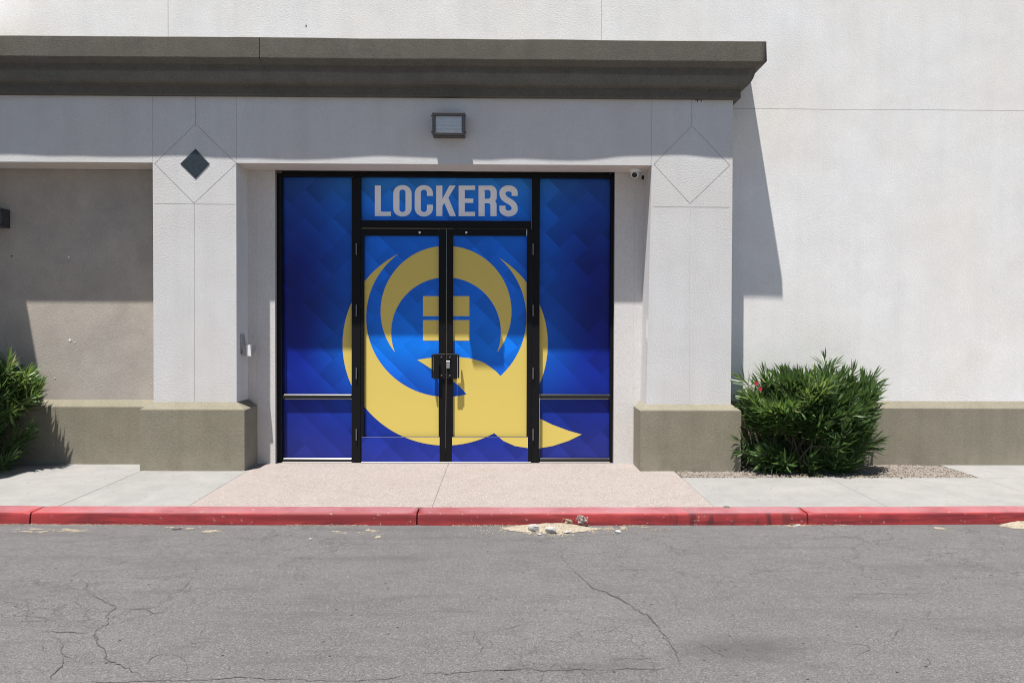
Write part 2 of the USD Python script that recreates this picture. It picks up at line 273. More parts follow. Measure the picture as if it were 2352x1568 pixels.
# print on the glass: a blue field brighter in the middle, with a pattern of tilted squares
DG, SG = 0.430, 0.467                       # y of the door glass and of the sidelight glass
CXM = PX(1024, DG)
def print_material():
    zb, zt = PZ(1062, DG), PZ(407, SG)
    def rp(stops): return {'ramp': [((PZ(py, DG) - zb) / (zt - zb), c) for py, c in stops][::-1]}
    mid = rp([(1062, (.022, .036, .29)), (1000, (.010, .030, .29)), (950, (.007, .042, .37)), (900, (.007, .085, .52)), (850, (.007, .13, .66)), (800, (.004, .185, .80)), (680, (.004, .14, .70)), (541, (.006, .155, .76)), (480, (.010, .20, .86)), (407, (.030, .24, .74))])
    edge = rp([(1062, (.022, .030, .22)), (1000, (.014, .026, .22)), (915, (.007, .020, .24)), (850, (.006, .021, .26)), (780, (.003, .012, .20)), (690, (.002, .009, .17)), (600, (.003, .014, .20)), (480, (.008, .050, .33)), (407, (.016, .075, .34))])
    s = 0.300
    n = {'g': ('geometry', {}), 'sp': ('separate_xyz', {}),
         'hz': ('map_range', {'from_min': zb, 'from_max': zt, 'clamp': True}), 'rm': ('rgb_ramp', mid), 're': ('rgb_ramp', edge),
         'dx': ('math', {'math_type': 'subtract', 'value2': CXM}), 'ax': ('math', {'math_type': 'absolute'}),
         'fx': ('map_range', {'range_type': 'smoothstep', 'from_min': 0.55, 'from_max': 1.60, 'clamp': True}), 'cm': ('mix', {}),
         'u': ('math', {'math_type': 'add'}), 'v': ('math', {'math_type': 'subtract'}),
         'us': ('math', {'math_type': 'multiply', 'value2': 1 / s / 1.0}), 'vs': ('math', {'math_type': 'multiply', 'value2': 1 / s / 1.0}),
         'uf': ('math', {'math_type': 'floor'}), 'vf': ('math', {'math_type': 'floor'}), 'cc': ('combine_xyz', {}), 'w': ('white_noise_texture', {'dimensions': '3D'}),
         'us2': ('math', {'math_type': 'multiply_add', 'value2': 2 / s, 'value3': 0.0}), 'vs2': ('math', {'math_type': 'multiply_add', 'value2': 2 / s, 'value3': 0.0}),
         'uf2': ('math', {'math_type': 'floor'}), 'vf2': ('math', {'math_type': 'floor'}), 'cc2': ('combine_xyz', {'z': 7.0}), 'w2': ('white_noise_texture', {'dimensions': '3D'}),
         'fu': ('math', {'math_type': 'fraction'}), 'fv': ('math', {'math_type': 'fraction'}), 'fs': ('math', {'math_type': 'subtract'}), 'ga': ('map_range', {'from_min': 0.0, 'from_max': 1.0, 'to_min': -0.10, 'to_max': 0.10}),
         'a1': ('map_range', {'to_min': 0.85, 'to_max': 1.13}), 'a2': ('map_range', {'to_min': -0.025, 'to_max': 0.025}), 'aa': ('math', {'math_type': 'add'}), 'ab': ('math', {'math_type': 'add'}),
         'h': ('hsv', {'hue': 0.5, 'saturation': 1.0, 'fac': 1.0}),
         'p': ('principled_bsdf', {'roughness': 0.32, 'specular_ior_level': 0.2, 'coat_weight': 0.05, 'coat_roughness': 0.1})}
    l = [('g.position', 'sp.vector'), ('sp.z', 'hz.value'), ('hz.result', 'rm.fac'), ('hz.result', 're.fac'), ('sp.x', 'dx.value1'), ('dx.value', 'ax.value1'), ('ax.value', 'fx.value'),
         ('fx.result', 'cm.fac'), ('rm.color', 'cm.color1'), ('re.color', 'cm.color2'),
         ('sp.x', 'u.value1'), ('sp.z', 'u.value2'), ('sp.x', 'v.value1'), ('sp.z', 'v.value2'), ('u.value', 'us.value1'), ('v.value', 'vs.value1'),
         ('us.value', 'uf.value1'), ('vs.value', 'vf.value1'), ('uf.value', 'cc.x'), ('vf.value', 'cc.y'), ('cc.vector', 'w.vector'),
         ('u.value', 'us2.value1'), ('v.value', 'vs2.value1'), ('us2.value', 'uf2.value1'), ('vs2.value', 'vf2.value1'), ('uf2.value', 'cc2.x'), ('vf2.value', 'cc2.y'), ('cc2.vector', 'w2.vector'),
         ('us.value', 'fu.value1'), ('vs.value', 'fv.value1'), ('fu.value', 'fs.value1'), ('fv.value', 'fs.value2'), ('fu.value', 'ga.value'),
         ('w.value', 'a1.value'), ('w2.value', 'a2.value'), ('a1.result', 'aa.value1'), ('a2.result', 'aa.value2'), ('aa.value', 'ab.value1'), ('ga.result', 'ab.value2'), ('ab.value', 'h.value'), ('cm.color', 'h.color'), ('h.color', 'p.base_color')]
    return mat('blue_print', n, l)
PRINT = print_material()

# ------------------------------------------------------------------ ground, road, kerb, pavement
def gz(y):
    "height of the walkway: level at the building, falling gently to the kerb"
    return 0.119 + np.minimum(np.asarray(y, float) + 0.08, 0) * 0.0155
YKF, YKB = -1.715, -1.515                     # kerb front and back
def bow(x, y): return 0.0024 * np.asarray(x, float) ** 2 * np.clip((-0.08 - np.asarray(y, float)) / 1.4, 0, 1) * (np.abs(x) < 30)
def quad(x0, x1, y0, y1, z): return trimesh.Trimesh([(x0, y0, z), (x1, y0, z), (x1, y1, z), (x0, y1, z)], [(0, 1, 2), (0, 2, 3)], process=False)

obj('ground', quad(-400, 400, -400, 400, -0.05), SOIL, kind='structure')
# road: dense near the camera with slight unevenness, wide beyond
xs = np.unique(np.concatenate([np.linspace(-40, -7, 12), np.linspace(-7, 7, 141), np.linspace(7, 40, 12)]))
ys = np.unique(np.concatenate([np.linspace(-60, -7, 14), np.linspace(-7, 0, 57)]))
def road_z(x, y):
    f = smoothstep(0.0, 0.5, 0 - np.asarray(y)) * 0.010 * (meshkit.fbm(np.stack([x * 0.9, y * 0.9, x * 0], -1), 3, 5) - 0.5) * 2
    return f * (np.abs(x) < 7) * (np.asarray(y) > -7)
Xg, Yg = np.meshgrid(xs, ys)
Yw = YKF + 0.03 + Yg + bow(Xg, YKF)                     # runs a little under the kerb face
Zg = road_z(Xg, Yg)
n0, n1 = len(ys), len(xs); idx = np.arange(n0 * n1).reshape(n0, n1)
F = np.concatenate([np.stack([idx[:-1, :-1], idx[:-1, 1:], idx[1:, 1:]], -1).reshape(-1, 3), np.stack([idx[:-1, :-1], idx[1:, 1:], idx[1:, :-1]], -1).reshape(-1, 3)])
road = obj('road', trimesh.Trimesh(np.stack([Xg, Yw, Zg], -1).reshape(-1, 3), F, process=False), ROAD, smooth=True, kind='structure')
def road_height(x, y): return road_z(np.asarray(x), np.asarray(y) - YKF - 0.03 - bow(x, YKF))

rng = np.random.default_rng(11)
def crack(pts, w, m, seed, origin, k, name='crack'):
    "a jagged crack lying in the road along points picked from the photo"
    p = np.array([G(origin[0] / 1.08844 + a / k / 1.08844, origin[1] / 1.08844 + b / k / 1.08844, 0.0)[:2] for a, b in pts])
    d = np.r_[0, np.cumsum(np.linalg.norm(np.diff(p, axis=0), axis=1))]; t = np.arange(0, d[-1], 0.016)
    q = np.stack([np.interp(t, d, p[:, 0]), np.interp(t, d, p[:, 1])], 1)
    r = np.random.default_rng(seed); j = r.normal(0, 1, (len(t), 2)); j2 = np.repeat(r.normal(0, 1, (len(t) // 4 + 2, 2)), 4, 0)[:len(t)]
    q += j * 0.0028 + (meshkit.fbm(np.stack([q[:, 0] * 9, q[:, 1] * 9, q[:, 0] * 0 + seed], -1), 3, seed)[:, None] - 0.5) * 0.05
    tan = np.gradient(q, axis=0); tan /= np.linalg.norm(tan, axis=1, keepdims=True) + 1e-9; nr = np.stack([-tan[:, 1], tan[:, 0]], 1)
    ww = w * (0.35 + 0.9 * np.abs(meshkit.noise(np.stack([t * 11, t * 0, t * 0 + seed], -1), seed)) + 0.35 * r.random(len(t)))
    gapn = meshkit.fbm(np.stack([t * 5.5, t * 0 + 3, t * 0 + seed], -1), 3, seed + 7); ww *= 0.70 * np.clip((gapn - 0.20) * 4, 0.35, 1)
    ww *= np.clip(np.minimum(t, t[-1] - t) / 0.15, 0.15, 1)
    A, B = q + nr * ww[:, None] / 2, q - nr * ww[:, None] / 2
    V = np.concatenate([A, B]); V = np.c_[V, road_height(V[:, 0], V[:, 1]) + 0.0035]
    n = len(q); F = [f for i in range(n - 1) for f in ((i, i + n, i + 1), (i + 1, i + n, i + n + 1))]
    return obj(name, trimesh.Trimesh(V, F, process=False), m, road)
A, B, C, K = (0, 1260), (800, 1260), (1660, 1260), 2352 / 900
for i, (o, w, m, pts) in enumerate([
    (B, .011, CRACK, [(1640, 420), (1720, 490), (1810, 560), (1910, 595), (1960, 615), (2060, 690), (2150, 720), (2185, 760), (2210, 840), (2260, 870), (2300, 930), (2340, 1000)]),
    (B, .006, FAINT, [(1560, 300), (1640, 420)]), (B, .006, CRACK, [(1910, 595), (1965, 592), (2050, 568)]),
    (B, .008, CRACK, [(0, 1156), (270, 1152), (430, 1140), (600, 1108), (900, 1095), (1200, 1077), (1510, 1072), (1700, 1080), (1990, 1078), (2240, 1085), (2310, 1068)]),
    (B, .006, FAINT, [(2210, 855), (2080, 872)]), (B, .006, FAINT, [(1800, 1030), (1960, 1008), (2100, 1010), (2140, 980)]),
    (B, .006, FAINT, [(1510, 1065), (1560, 1020), (1640, 1000)]), (B, .006, FAINT, [(1060, 840), (1200, 815), (1420, 760)]),
    (A, .010, CRACK, [(590, 590), (690, 640), (755, 680), (690, 730), (710, 775), (640, 820), (625, 870), (655, 950), (700, 995), (780, 1040), (860, 1100), (940, 1140), (990, 1175)]),
    (A, .007, CRACK, [(755, 680), (880, 685), (1010, 678), (1090, 630), (1085, 590), (940, 580)]),
    (A, .007, CRACK, [(1240, 600), (1300, 670), (1230, 720)]), (A, .006, FAINT, [(1300, 680), (1420, 678), (1640, 685)]),
    (A, .009, CRACK, [(320, 1170), (340, 1110), (400, 1040), (430, 985)]), (A, .006, FAINT, [(430, 985), (600, 975), (660, 985)]),
    (A, .008, FAINT, [(1480, 780), (1430, 840), (1360, 890), (1350, 920)]), (A, .007, CRACK, [(1480, 1030), (1495, 1080), (1470, 1135)]),
    (A, .007, CRACK, [(500, 1168), (760, 1158), (980, 1160), (1300, 1146), (1700, 1140), (2250, 1156)]),
    (A, .006, FAINT, [(180, 640), (190, 720), (160, 770), (420, 745)]), (A, .006, FAINT, [(0, 640), (180, 700)]), (A, .006, FAINT, [(60, 570), (150, 538)]),
    (A, .006, FAINT, [(530, 480), (600, 590)]), (A, .006, FAINT, [(1050, 500), (1030, 555), (940, 580)]), (A, .006, FAINT, [(1280, 460), (1200, 560), (1130, 580)]),
    (A, .007, FAINT, [(620, 860), (560, 830), (330, 825), (180, 840)]), (A, .006, FAINT, [(720, 790), (860, 745), (1010, 720), (1170, 680)]),
    (A, .006, FAINT, [(1220, 1100), (1250, 1030), (1090, 960), (1010, 940)]),
    (C, .009, FAINT, [(0, 850), (40, 930), (80, 990), (110, 1060)]), (C, .007, FAINT, [(200, 900), (300, 960), (500, 1030)]), (C, .006, FAINT, [(1160, 582), (1300, 580), (1720, 580), (1840, 575)]),
    (C, .007, FAINT, [(2050, 740), (2130, 765), (2190, 800)]), (C, .006, FAINT, [(1900, 520), (1830, 560)]), (C, .006, FAINT, [(1790, 625), (1870, 655)])]):
    crack(pts, w, m, 20 + i, o, K)

# a web of fine secondary cracks, thickest at the left as in the photo
rw = np.random.default_rng(91)
def web(n, box_, seed0):
    for i in range(n):
        x, y = rw.uniform(*box_[0]), rw.uniform(*box_[1]); a = rw.uniform(0, 6.28); pts = [(x, y)]
        for k in range(rw.integers(4, 9)):
            a += rw.normal(0, 0.65); st = rw.uniform(28, 80); pts.append((pts[-1][0] + st * math.cos(a), pts[-1][1] + st * 0.45 * math.sin(a)))
        crack([p for p in pts], rw.uniform(0.004, 0.0065), FAINT, seed0 + i, box_[2], K)
web(26, ((0, 1500), (480, 1150), A), 300); web(14, ((900, 2300), (800, 1120), B), 400); web(12, ((0, 2200), (450, 1120), C), 500)
# kerb segments
kerb = keys(UsdGeom.Xform.Define(stage, path_for('kerb', None)).GetPrim(), kind='structure')
def kerb_segment(x0, x1, seed):
    prof = [(YKB, 0.0), (YKB, 0.096), (YKB + 0.006 - 0.012, 0.0995), (-1.62, 0.0985), (-1.680, 0.0965), (-1.694, 0.0945), (-1.702, 0.090), (-1.7065, 0.083), (-1.709, 0.07), (-1.711, 0.05), (-1.714, 0.012), (-1.716, -0.04), (YKB, -0.04)]
    prof = np.array(prof[1:]); n = max(2, int((x1 - x0) / 0.06)); tx = np.linspace(x0, x1, n); m = len(prof); V = []
    for i, x in enumerate(tx):
        e = min(i, n - 1 - i); shrink = 0.008 if e == 0 else 0.0
        q = prof.copy()
        w = (meshkit.fbm(np.stack([np.full(m, x * 2.2), q[:, 0] * 8, q[:, 1] * 9 + seed], -1), 3, seed) - 0.5)
        q[:, 0] += w * 0.010 * (q[:, 0] < -1.6) + shrink * (q[:, 0] < -1.6); q[:, 1] += (w * 0.006 - shrink) * (q[:, 1] > 0.06)
        V.append(np.c_[np.full(m, x), q[:, 0] + bow(x, YKF), q[:, 1]])
    V = np.vstack(V); F = []
    for i in range(n - 1):
        for k in range(m):
            a, b = i * m + k, i * m + (k + 1) % m; F += [(a, b + m, b), (a, a + m, b + m)]
    for k in range(1, m - 1): F += [(0, k, k + 1), ((n - 1) * m, (n - 1) * m + k + 1, (n - 1) * m + k)]
    mesh = trimesh.Trimesh(V, F, process=False); mesh.fix_normals()
    obj('kerb_segment', mesh, KERB, kerb, smooth=40)
kj = [-9.7, float(G(65, 1190, 0.05)[0]), float(G(958, 1190, 0.05)[0]), float(G(1855, 1190, 0.05)[0]), 5.4, 8.4]
for i in range(5): kerb_segment(kj[i] + 0.006, kj[i + 1] - 0.006, 3 + i)

# pavement slabs, each its own piece with eased edges and a recessed joint
pave = keys(UsdGeom.Xform.Define(stage, path_for('pavement', None)).GetPrim(), kind='structure')
def slab(x0, x1, y0, y1, m, name='slab', hole=None, e=0.004, lift=0.0, gap=0.0022):
    x0, x1, y0, y1 = x0 + gap, x1 - gap, y0 + gap, y1 - gap
    def ring(ins, dz):
        a, b, c, d = x0 + ins, x1 - ins, y0 + ins, y1 - ins; nx, ny = max(2, int((x1 - x0) / 0.2)), 4
        p = np.array([(x, c) for x in np.linspace(a, b, nx, False)] + [(b, y) for y in np.linspace(c, d, ny, False)] + [(x, d) for x in np.linspace(b, a, nx, False)] + [(a, y) for y in np.linspace(d, c, ny, False)])
        return np.c_[p[:, 0], p[:, 1] + bow(p[:, 0], p[:, 1]), gz(p[:, 1]) + dz + lift]
    R = [ring(0, -0.09), ring(0, -e), ring(e * 0.3, -e * 0.3), ring(e, 0)]; n = len(R[0]); V = np.vstack(R + [R[-1].mean(0)[None]])
    V[-1, 2] = float(gz((y0 + y1) / 2)) + lift; F = []
    for L in range(3):
        for k in range(n):
            a, b = L * n + k, L * n + (k + 1) % n; F += [(a, b, b + n), (a, b + n, a + n)]
    F += [(3 * n + k, 3 * n + (k + 1) % n, 4 * n) for k in range(n)]
    obj(name, trimesh.Trimesh(V, F, process=False), m, pave)
XL, XJ, XP0, XPM, XP1, XR1, XR2 = -5.55, -3.57, -2.53, -0.565, 1.715, 3.13, 4.60
YB = 0.30
slab(-8.5, XL, YKB, -0.34, CONCRETE); slab(XL, XJ, YKB, -0.34, CONCRETE); slab(XL + 0.45, XJ, -0.34, YB, CONCRETE, gap=0.0012)
slab(XJ, XP0, YKB, YB, CONCRETE)
slab(XP0, XPM, YKB, 0.48, PINK, 'aggregate_slab', gap=0.001, e=0.002); slab(XPM, XP1, YKB, 0.48, PINK, 'aggregate_slab', gap=0.001, e=0.002)
slab(XP1, XR1, YKB, -0.37, CONCRETE); slab(XR1, XR2, YKB, -0.37, CONCRETE); slab(XR2, 6.1, YKB, -0.37, CONCRETE); slab(XR2, 6.1, -0.37, YB, CONCRETE); slab(6.1, 8.5, YKB, YB, CONCRETE)
obj('planting_soil', cat([cbox(-9, 9, YKB + 0.002, 0.34, -0.04, 0.088, 0.001)]), SOIL, kind='structure')

# gravel bed by the right plinth: single stones, uncountable
def gravel_bed(x0, x1, y0, y1, n, seed, name, label):
    r = np.random.default_rng(seed); base = trimesh.creation.icosahedron(); Vs, Fs = [], []
    for i in range(n):
        s = 0.004 + 0.010 * r.random() ** 1.7; v = base.vertices * (0.75 + 0.5 * r.random((12, 1))) * s * np.array([1.2, 1.0, 0.75]) * (0.8 + 0.4 * r.random(3))
        a = r.random() * 6.28; R = np.array([[math.cos(a), -math.sin(a), 0], [math.sin(a), math.cos(a), 0], [0, 0, 1]])
        x, y = r.uniform(x0, x1), r.uniform(y0, y1)
        z = 0.100 + 0.014 * meshkit.noise(np.array([x * 4, y * 4, 0.3]), 3) + s * 0.1 + r.random() * 0.006
        Vs.append(v @ R.T + [x, y, z]); Fs.append(base.faces + 12 * i)
    V = np.vstack(Vs); 
    bedn = 24; gx, gy = np.meshgrid(np.linspace(x0, x1, bedn), np.linspace(y0, y1, 8)); gzv = 0.098 + 0.014 * meshkit.noise(np.stack([gx * 4, gy * 4, gx * 0 + 0.3], -1), 3)
    ii = np.arange(bedn * 8).reshape(8, bedn) + len(V); V = np.vstack([V, np.stack([gx, gy, gzv], -1).reshape(-1, 3)])
    F = np.vstack(Fs + [np.stack([ii[:-1, :-1], ii[:-1, 1:], ii[1:, 1:]], -1).reshape(-1, 3), np.stack([ii[:-1, :-1], ii[1:, 1:], ii[1:, :-1]], -1).reshape(-1, 3)])
    obj(name, trimesh.Trimesh(V, F, process=False), GRAVEL, label=label, category='gravel', kind='stuff')
n = {'g': ('geometry', {}), 'r': ('rgb_ramp', {'ramp': [(0.0, (0.22, 0.19, 0.165)), (0.3, (0.38, 0.335, 0.295)), (0.6, (0.46, 0.42, 0.38)), (0.85, (0.41, 0.33, 0.285)), (1.0, (0.58, 0.55, 0.52))]}), 'p': ('principled_bsdf', {'roughness': 0.85, 'specular_ior_level': 0.2})}
GRAVEL = mat('gravel_stone', n, [('g.random_per_island', 'r.fac'), ('r.color', 'p.base_color')])
gravel_bed(XP1 + 0.01, XR2 - 0.01, -0.362, 0.30, 8500, 4, 'gravel', 'pale pinkish gravel bed under the right shrub beside the olive plinth')
gravel_bed(-8.4, XL + 0.44, -0.33, 0.30, 2500, 6, 'gravel', 'gravel under the left shrub at the picture edge')

# ------------------------------------------------------------------ building
bld = thing('storefront_building', 'pale stucco store building with brown cornice, two pillars and blue LOCKERS entrance', 'building')
YW = 0.344                                      # face of the set-back walls
GR = 0.0026                                     # half width of a scored joint
ZB = PZ(378, 0.0)                               # underside of the beam
ZBAND = PZ(223, -0.05, 1155)                    # underside of the cornice
XPL0, XPL1 = PX(352, 0, 650), PX(543, 0, 650)   # left pillar
XPR1 = PX(1681, 0, 600); XPR0t, XPR0b = PX(1497, 0, 378), PX(1484, 0, 925)
ZP = PZ(923, 0.0, 446)                          # foot of the pillars (top of plinths)
XD0, XD1 = PX(632, YW, 700), PX(1411, YW, 700)  # door opening
XWING = -5.40
def split(poly, lines, w=GR):
    cuts = unary_union([LineString(l).buffer(w, cap_style=2, join_style=2) for l in lines])
    return polys(poly.difference(cuts))
# main wall with its panels
TOP = 7.2
op = sbox(XD0, -0.1, XD1, ZB + 0.02)
back = sbox(-13, -0.05, 13, TOP).difference(op)
wall = obj('main_wall', cat([ext(back, YW + 0.007, YW + 0.30)]), GROOVE, bld)
zj = PZ(256, YW, 2000); zc = PZ(256, YW, 2000)
face = sbox(-13, 0.06, 13, TOP).difference(op).difference(sbox(-13, -1, XPL0 + 0.05, ZB + 0.1))
zr = P(1690, 250, YW)[2]; zr2 = P(2352, 262, YW)[2]; sl = (zr2 - zr) / (P(2352, 262, YW)[0] - P(1690, 250, YW)[0])
lines = [[(PX(386, YW, 40), ZB), (PX(386, YW, 40), TOP)], [(PX(1381, YW, 40), ZB), (PX(1381, YW, 40), TOP)],
         [(2.0, zr), (13, zr + 0.0 * (13 - 2.3))], [(-7.5, ZB), (-7.5, TOP)], [(6.6, -1), (6.6, TOP)]]
for g in split(face, lines, 0.0019): 
    inner = g.bounds[0] > -3.2 and g.bounds[2] < 2.6 and g.bounds[3] < ZB + 0.2
    obj('wall_panel', ext(g, YW, YW + 0.007), WALL, wall)
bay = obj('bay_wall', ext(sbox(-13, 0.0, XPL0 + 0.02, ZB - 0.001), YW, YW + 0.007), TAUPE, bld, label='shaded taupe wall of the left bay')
sp = np.random.default_rng(5)
for (px, py, w) in ((158, 590, 9), (160, 781, 11), (172, 786, 5), (126, 868, 5)):
    c = P(px, py, YW); a = np.arange(14) * 2 * np.pi / 14; rr = w * 0.0012 * (0.6 + 0.8 * sp.random(14))
    obj('filler_spot', ext(Polygon(np.c_[c[0] + rr * np.cos(a), c[2] + rr * np.sin(a) * 1.1]), YW - 0.003, YW - 0.0005), WHITE_METAL, bay)
c = P(27, 588, YW); obj('screw_hole', cyl(c, c + [0, -0.004, 0], 0.007, 10), BLACK_SATIN, bay)
c = P(703, 59, YW); obj('screw_hole', cyl(c, c + [0, -0.004, 0], 0.007, 10), BLACK_SATIN, wall)
# warm white reveal walls each side of the door (2 mm proud skin)
for a, b, jx in ((XPL1 - 0.002, XD0, PX(590, YW, 600)), (XD1, XPR0t + 0.0, PX(1457, YW, 600))):
    for g in split(sbox(a, 0.06, b, ZB - 0.002), [[(jx, -1), (jx, 5)]], 0.002): obj('reveal_panel', ext(g, YW - 0.003, YW), REVEAL, wall)
# beam over bays and door
SOFFIT = grainy('bounce_tinted_soffit_stucco', (0.66, 0.61, 0.56), grain=75, contrast=0.08, blotch=0.05, bump=0.3, dist=0.006)  # warm bounce light from the paving is mixed into this underside colour
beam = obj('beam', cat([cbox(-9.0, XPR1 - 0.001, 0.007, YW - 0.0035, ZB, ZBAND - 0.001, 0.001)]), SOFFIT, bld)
for x0, x1 in ((-9.0, XPL0), (XPL1, XPR0t)): obj('beam_panel', ext(sbox(x0 + GR, ZB, x1 - GR, ZBAND - 0.001), 0.0, 0.0068), PILLAR, beam)
# pillars
def pillar(poly, x0, xb0, x1, lines, tile, label):
    core = obj('pillar', ext(Polygon([(xb0, ZP - 0.05), (x1, ZP - 0.05), (x1, ZB - 0.001), (x0, ZB - 0.001)]), 0.0072, YW - 0.004), PILLAR, bld, label=label)
    cut = poly
    for l_, w_ in lines: cut = cut.difference(LineString(l_).buffer(w_, cap_style=2, join_style=2))
    for g in polys(cut): obj('pillar_panel', ext(g, 0.0, 0.0068), PILLAR, core)
    obj('joint_backing', ext(Polygon([(xb0 + 0.004, ZP - 0.04), (x1 - 0.004, ZP - 0.04), (x1 - 0.004, ZBAND - 0.002), (x0 + 0.004, ZBAND - 0.002)]), 0.0045, 0.0062), GROOVE, core) if False else None
    if tile is not None:
        v = [P(a, b, -0.004) for a, b in tile]; c = np.mean(v, 0)
        obj('diamond_tile', hull([(*(np.array(p)),) for p in v] + [(p[0] + (c[0] - p[0]) * -0.0, 0.002, p[2]) for p in v] + [c + (p - c) * 0.94 + [0, -0.003, 0] for p in v]), TILE, core)
q = lambda a, b: (P(a, b, 0.0)[0], P(a, b, 0.0)[2])
dia = [q(449, 285), q(543, 376), q(446, 467), q(355, 376), q(449, 285)]
pl = Polygon([(XPL0, ZP - 0.06), (XPL1, ZP - 0.06), (XPL1, ZBAND - 0.001), (XPL0, ZBAND - 0.001)])
zl = q(446, 469)[1]
pillar(pl, XPL0, XPL0, XPL1, [([q(449, 200), q(449, 285)], GR), (dia, GR), ([(XPL0 + 0.012, zl), (XPL1 - 0.01, zl)], GR * 0.8), ([q(446, 467), q(446, 960)], GR * 0.75)], [(449, 342), (481, 376), (449, 410), (414, 376)], 'pillar with a dark green diamond tile')
dia2 = [q(1589, 289), q(1676, 380), q(1585, 468), q(1502, 378), q(1589, 289)]
pr = Polygon([(XPR0b, ZP - 0.06), (XPR1, ZP - 0.06), (XPR1, ZBAND - 0.001), (XPR0t, ZBAND - 0.001), (XPR0t, ZB)])
z2 = q(1585, 476)[1]
pillar(pr, XPR0t, XPR0b, XPR1, [([q(1589, 200), q(1589, 289)], GR), (dia2, GR), ([(q(1501, 476)[0], z2), (q(1676, 476)[0], z2)], GR), ([q(1585, 480), q(1584, 960)], 0.0007)], None, 'pillar with scored diamond and no tile')
# joint shadows: dark backing strip behind every scored line is the core itself (7 mm deep)
# tar drips under the cornice
r = np.random.default_rng(3); dr = []
for k in range(7):
    a = 1592 + k * 4.2; L = [3, 6, 9, 5, 8, 4, 3][k]; dr.append(px_poly([(a, 226), (a + 3.6, 226), (a + 2.6, 226 + L), (a + 1.2, 226 + L * 0.9)], -0.001))
obj('tar_drips', ext(unary_union(dr), -0.002, 0.0), BLACK_SATIN, bld)

# plinths with sloped tops
def plinth(x0, x1, px0, px1, yf, yb, zt, zf, zb, sidel=True, sider=True, name='plinth'):
    "x0..x1 at the base; px0..px1 where the slope meets the shaft"
    b = 0.008; pts = [(x0, yf, zb), (x1, yf, zb), (x1, yb, zb), (x0, yb, zb),
           (x0, yf, zf - b), (x0 + b, yf + 0.002, zf + b * 0.2), (x1, yf, zf - b), (x1 - b, yf + 0.002, zf + b * 0.2), (x0, yb, zf), (x1, yb, zf),
           (px0, 0.0 if yf < 0 else yb - 0.03, zt), (px1, 0.0 if yf < 0 else yb - 0.03, zt), (px0, yb, zt), (px1, yb, zt)]
    return obj(name, hull(pts), OLIVE, bld)
YPF = -0.058
zf = PZ(940, YPF, 440); 
plinth(PX(321, YPF, 1010), PX(561.5, YPF, 1010), XPL0 - 0.004, XPL1 + 0.004, YPF, YW, ZP, zf, 0.06)
plinth(PX(1471, YPF, 1010), PX(1702, YPF, 1010), XPR0b - 0.004, XPR1 + 0.004, YPF, YW, ZP - 0.012, zf, 0.06)
YBF = 0.296
def base(x0, x1): 
    zt_, zf_ = PZ(919, YW, 1155), PZ(935, YBF, 1155)
    m = hull([(x, y, z) for x in (x0, x1) for y, z in ((YBF, 0.03), (YBF, zf_ - 0.006), (YBF + 0.004, zf_ + 0.003), (YW, zt_), (YW, 0.03))])
    obj('wall_base', m, OLIVE, bld)
base(-12.5, PX(321, YPF, 1010) + 0.05); base(PX(1704, YPF, 1010) - 0.05, 12.5)

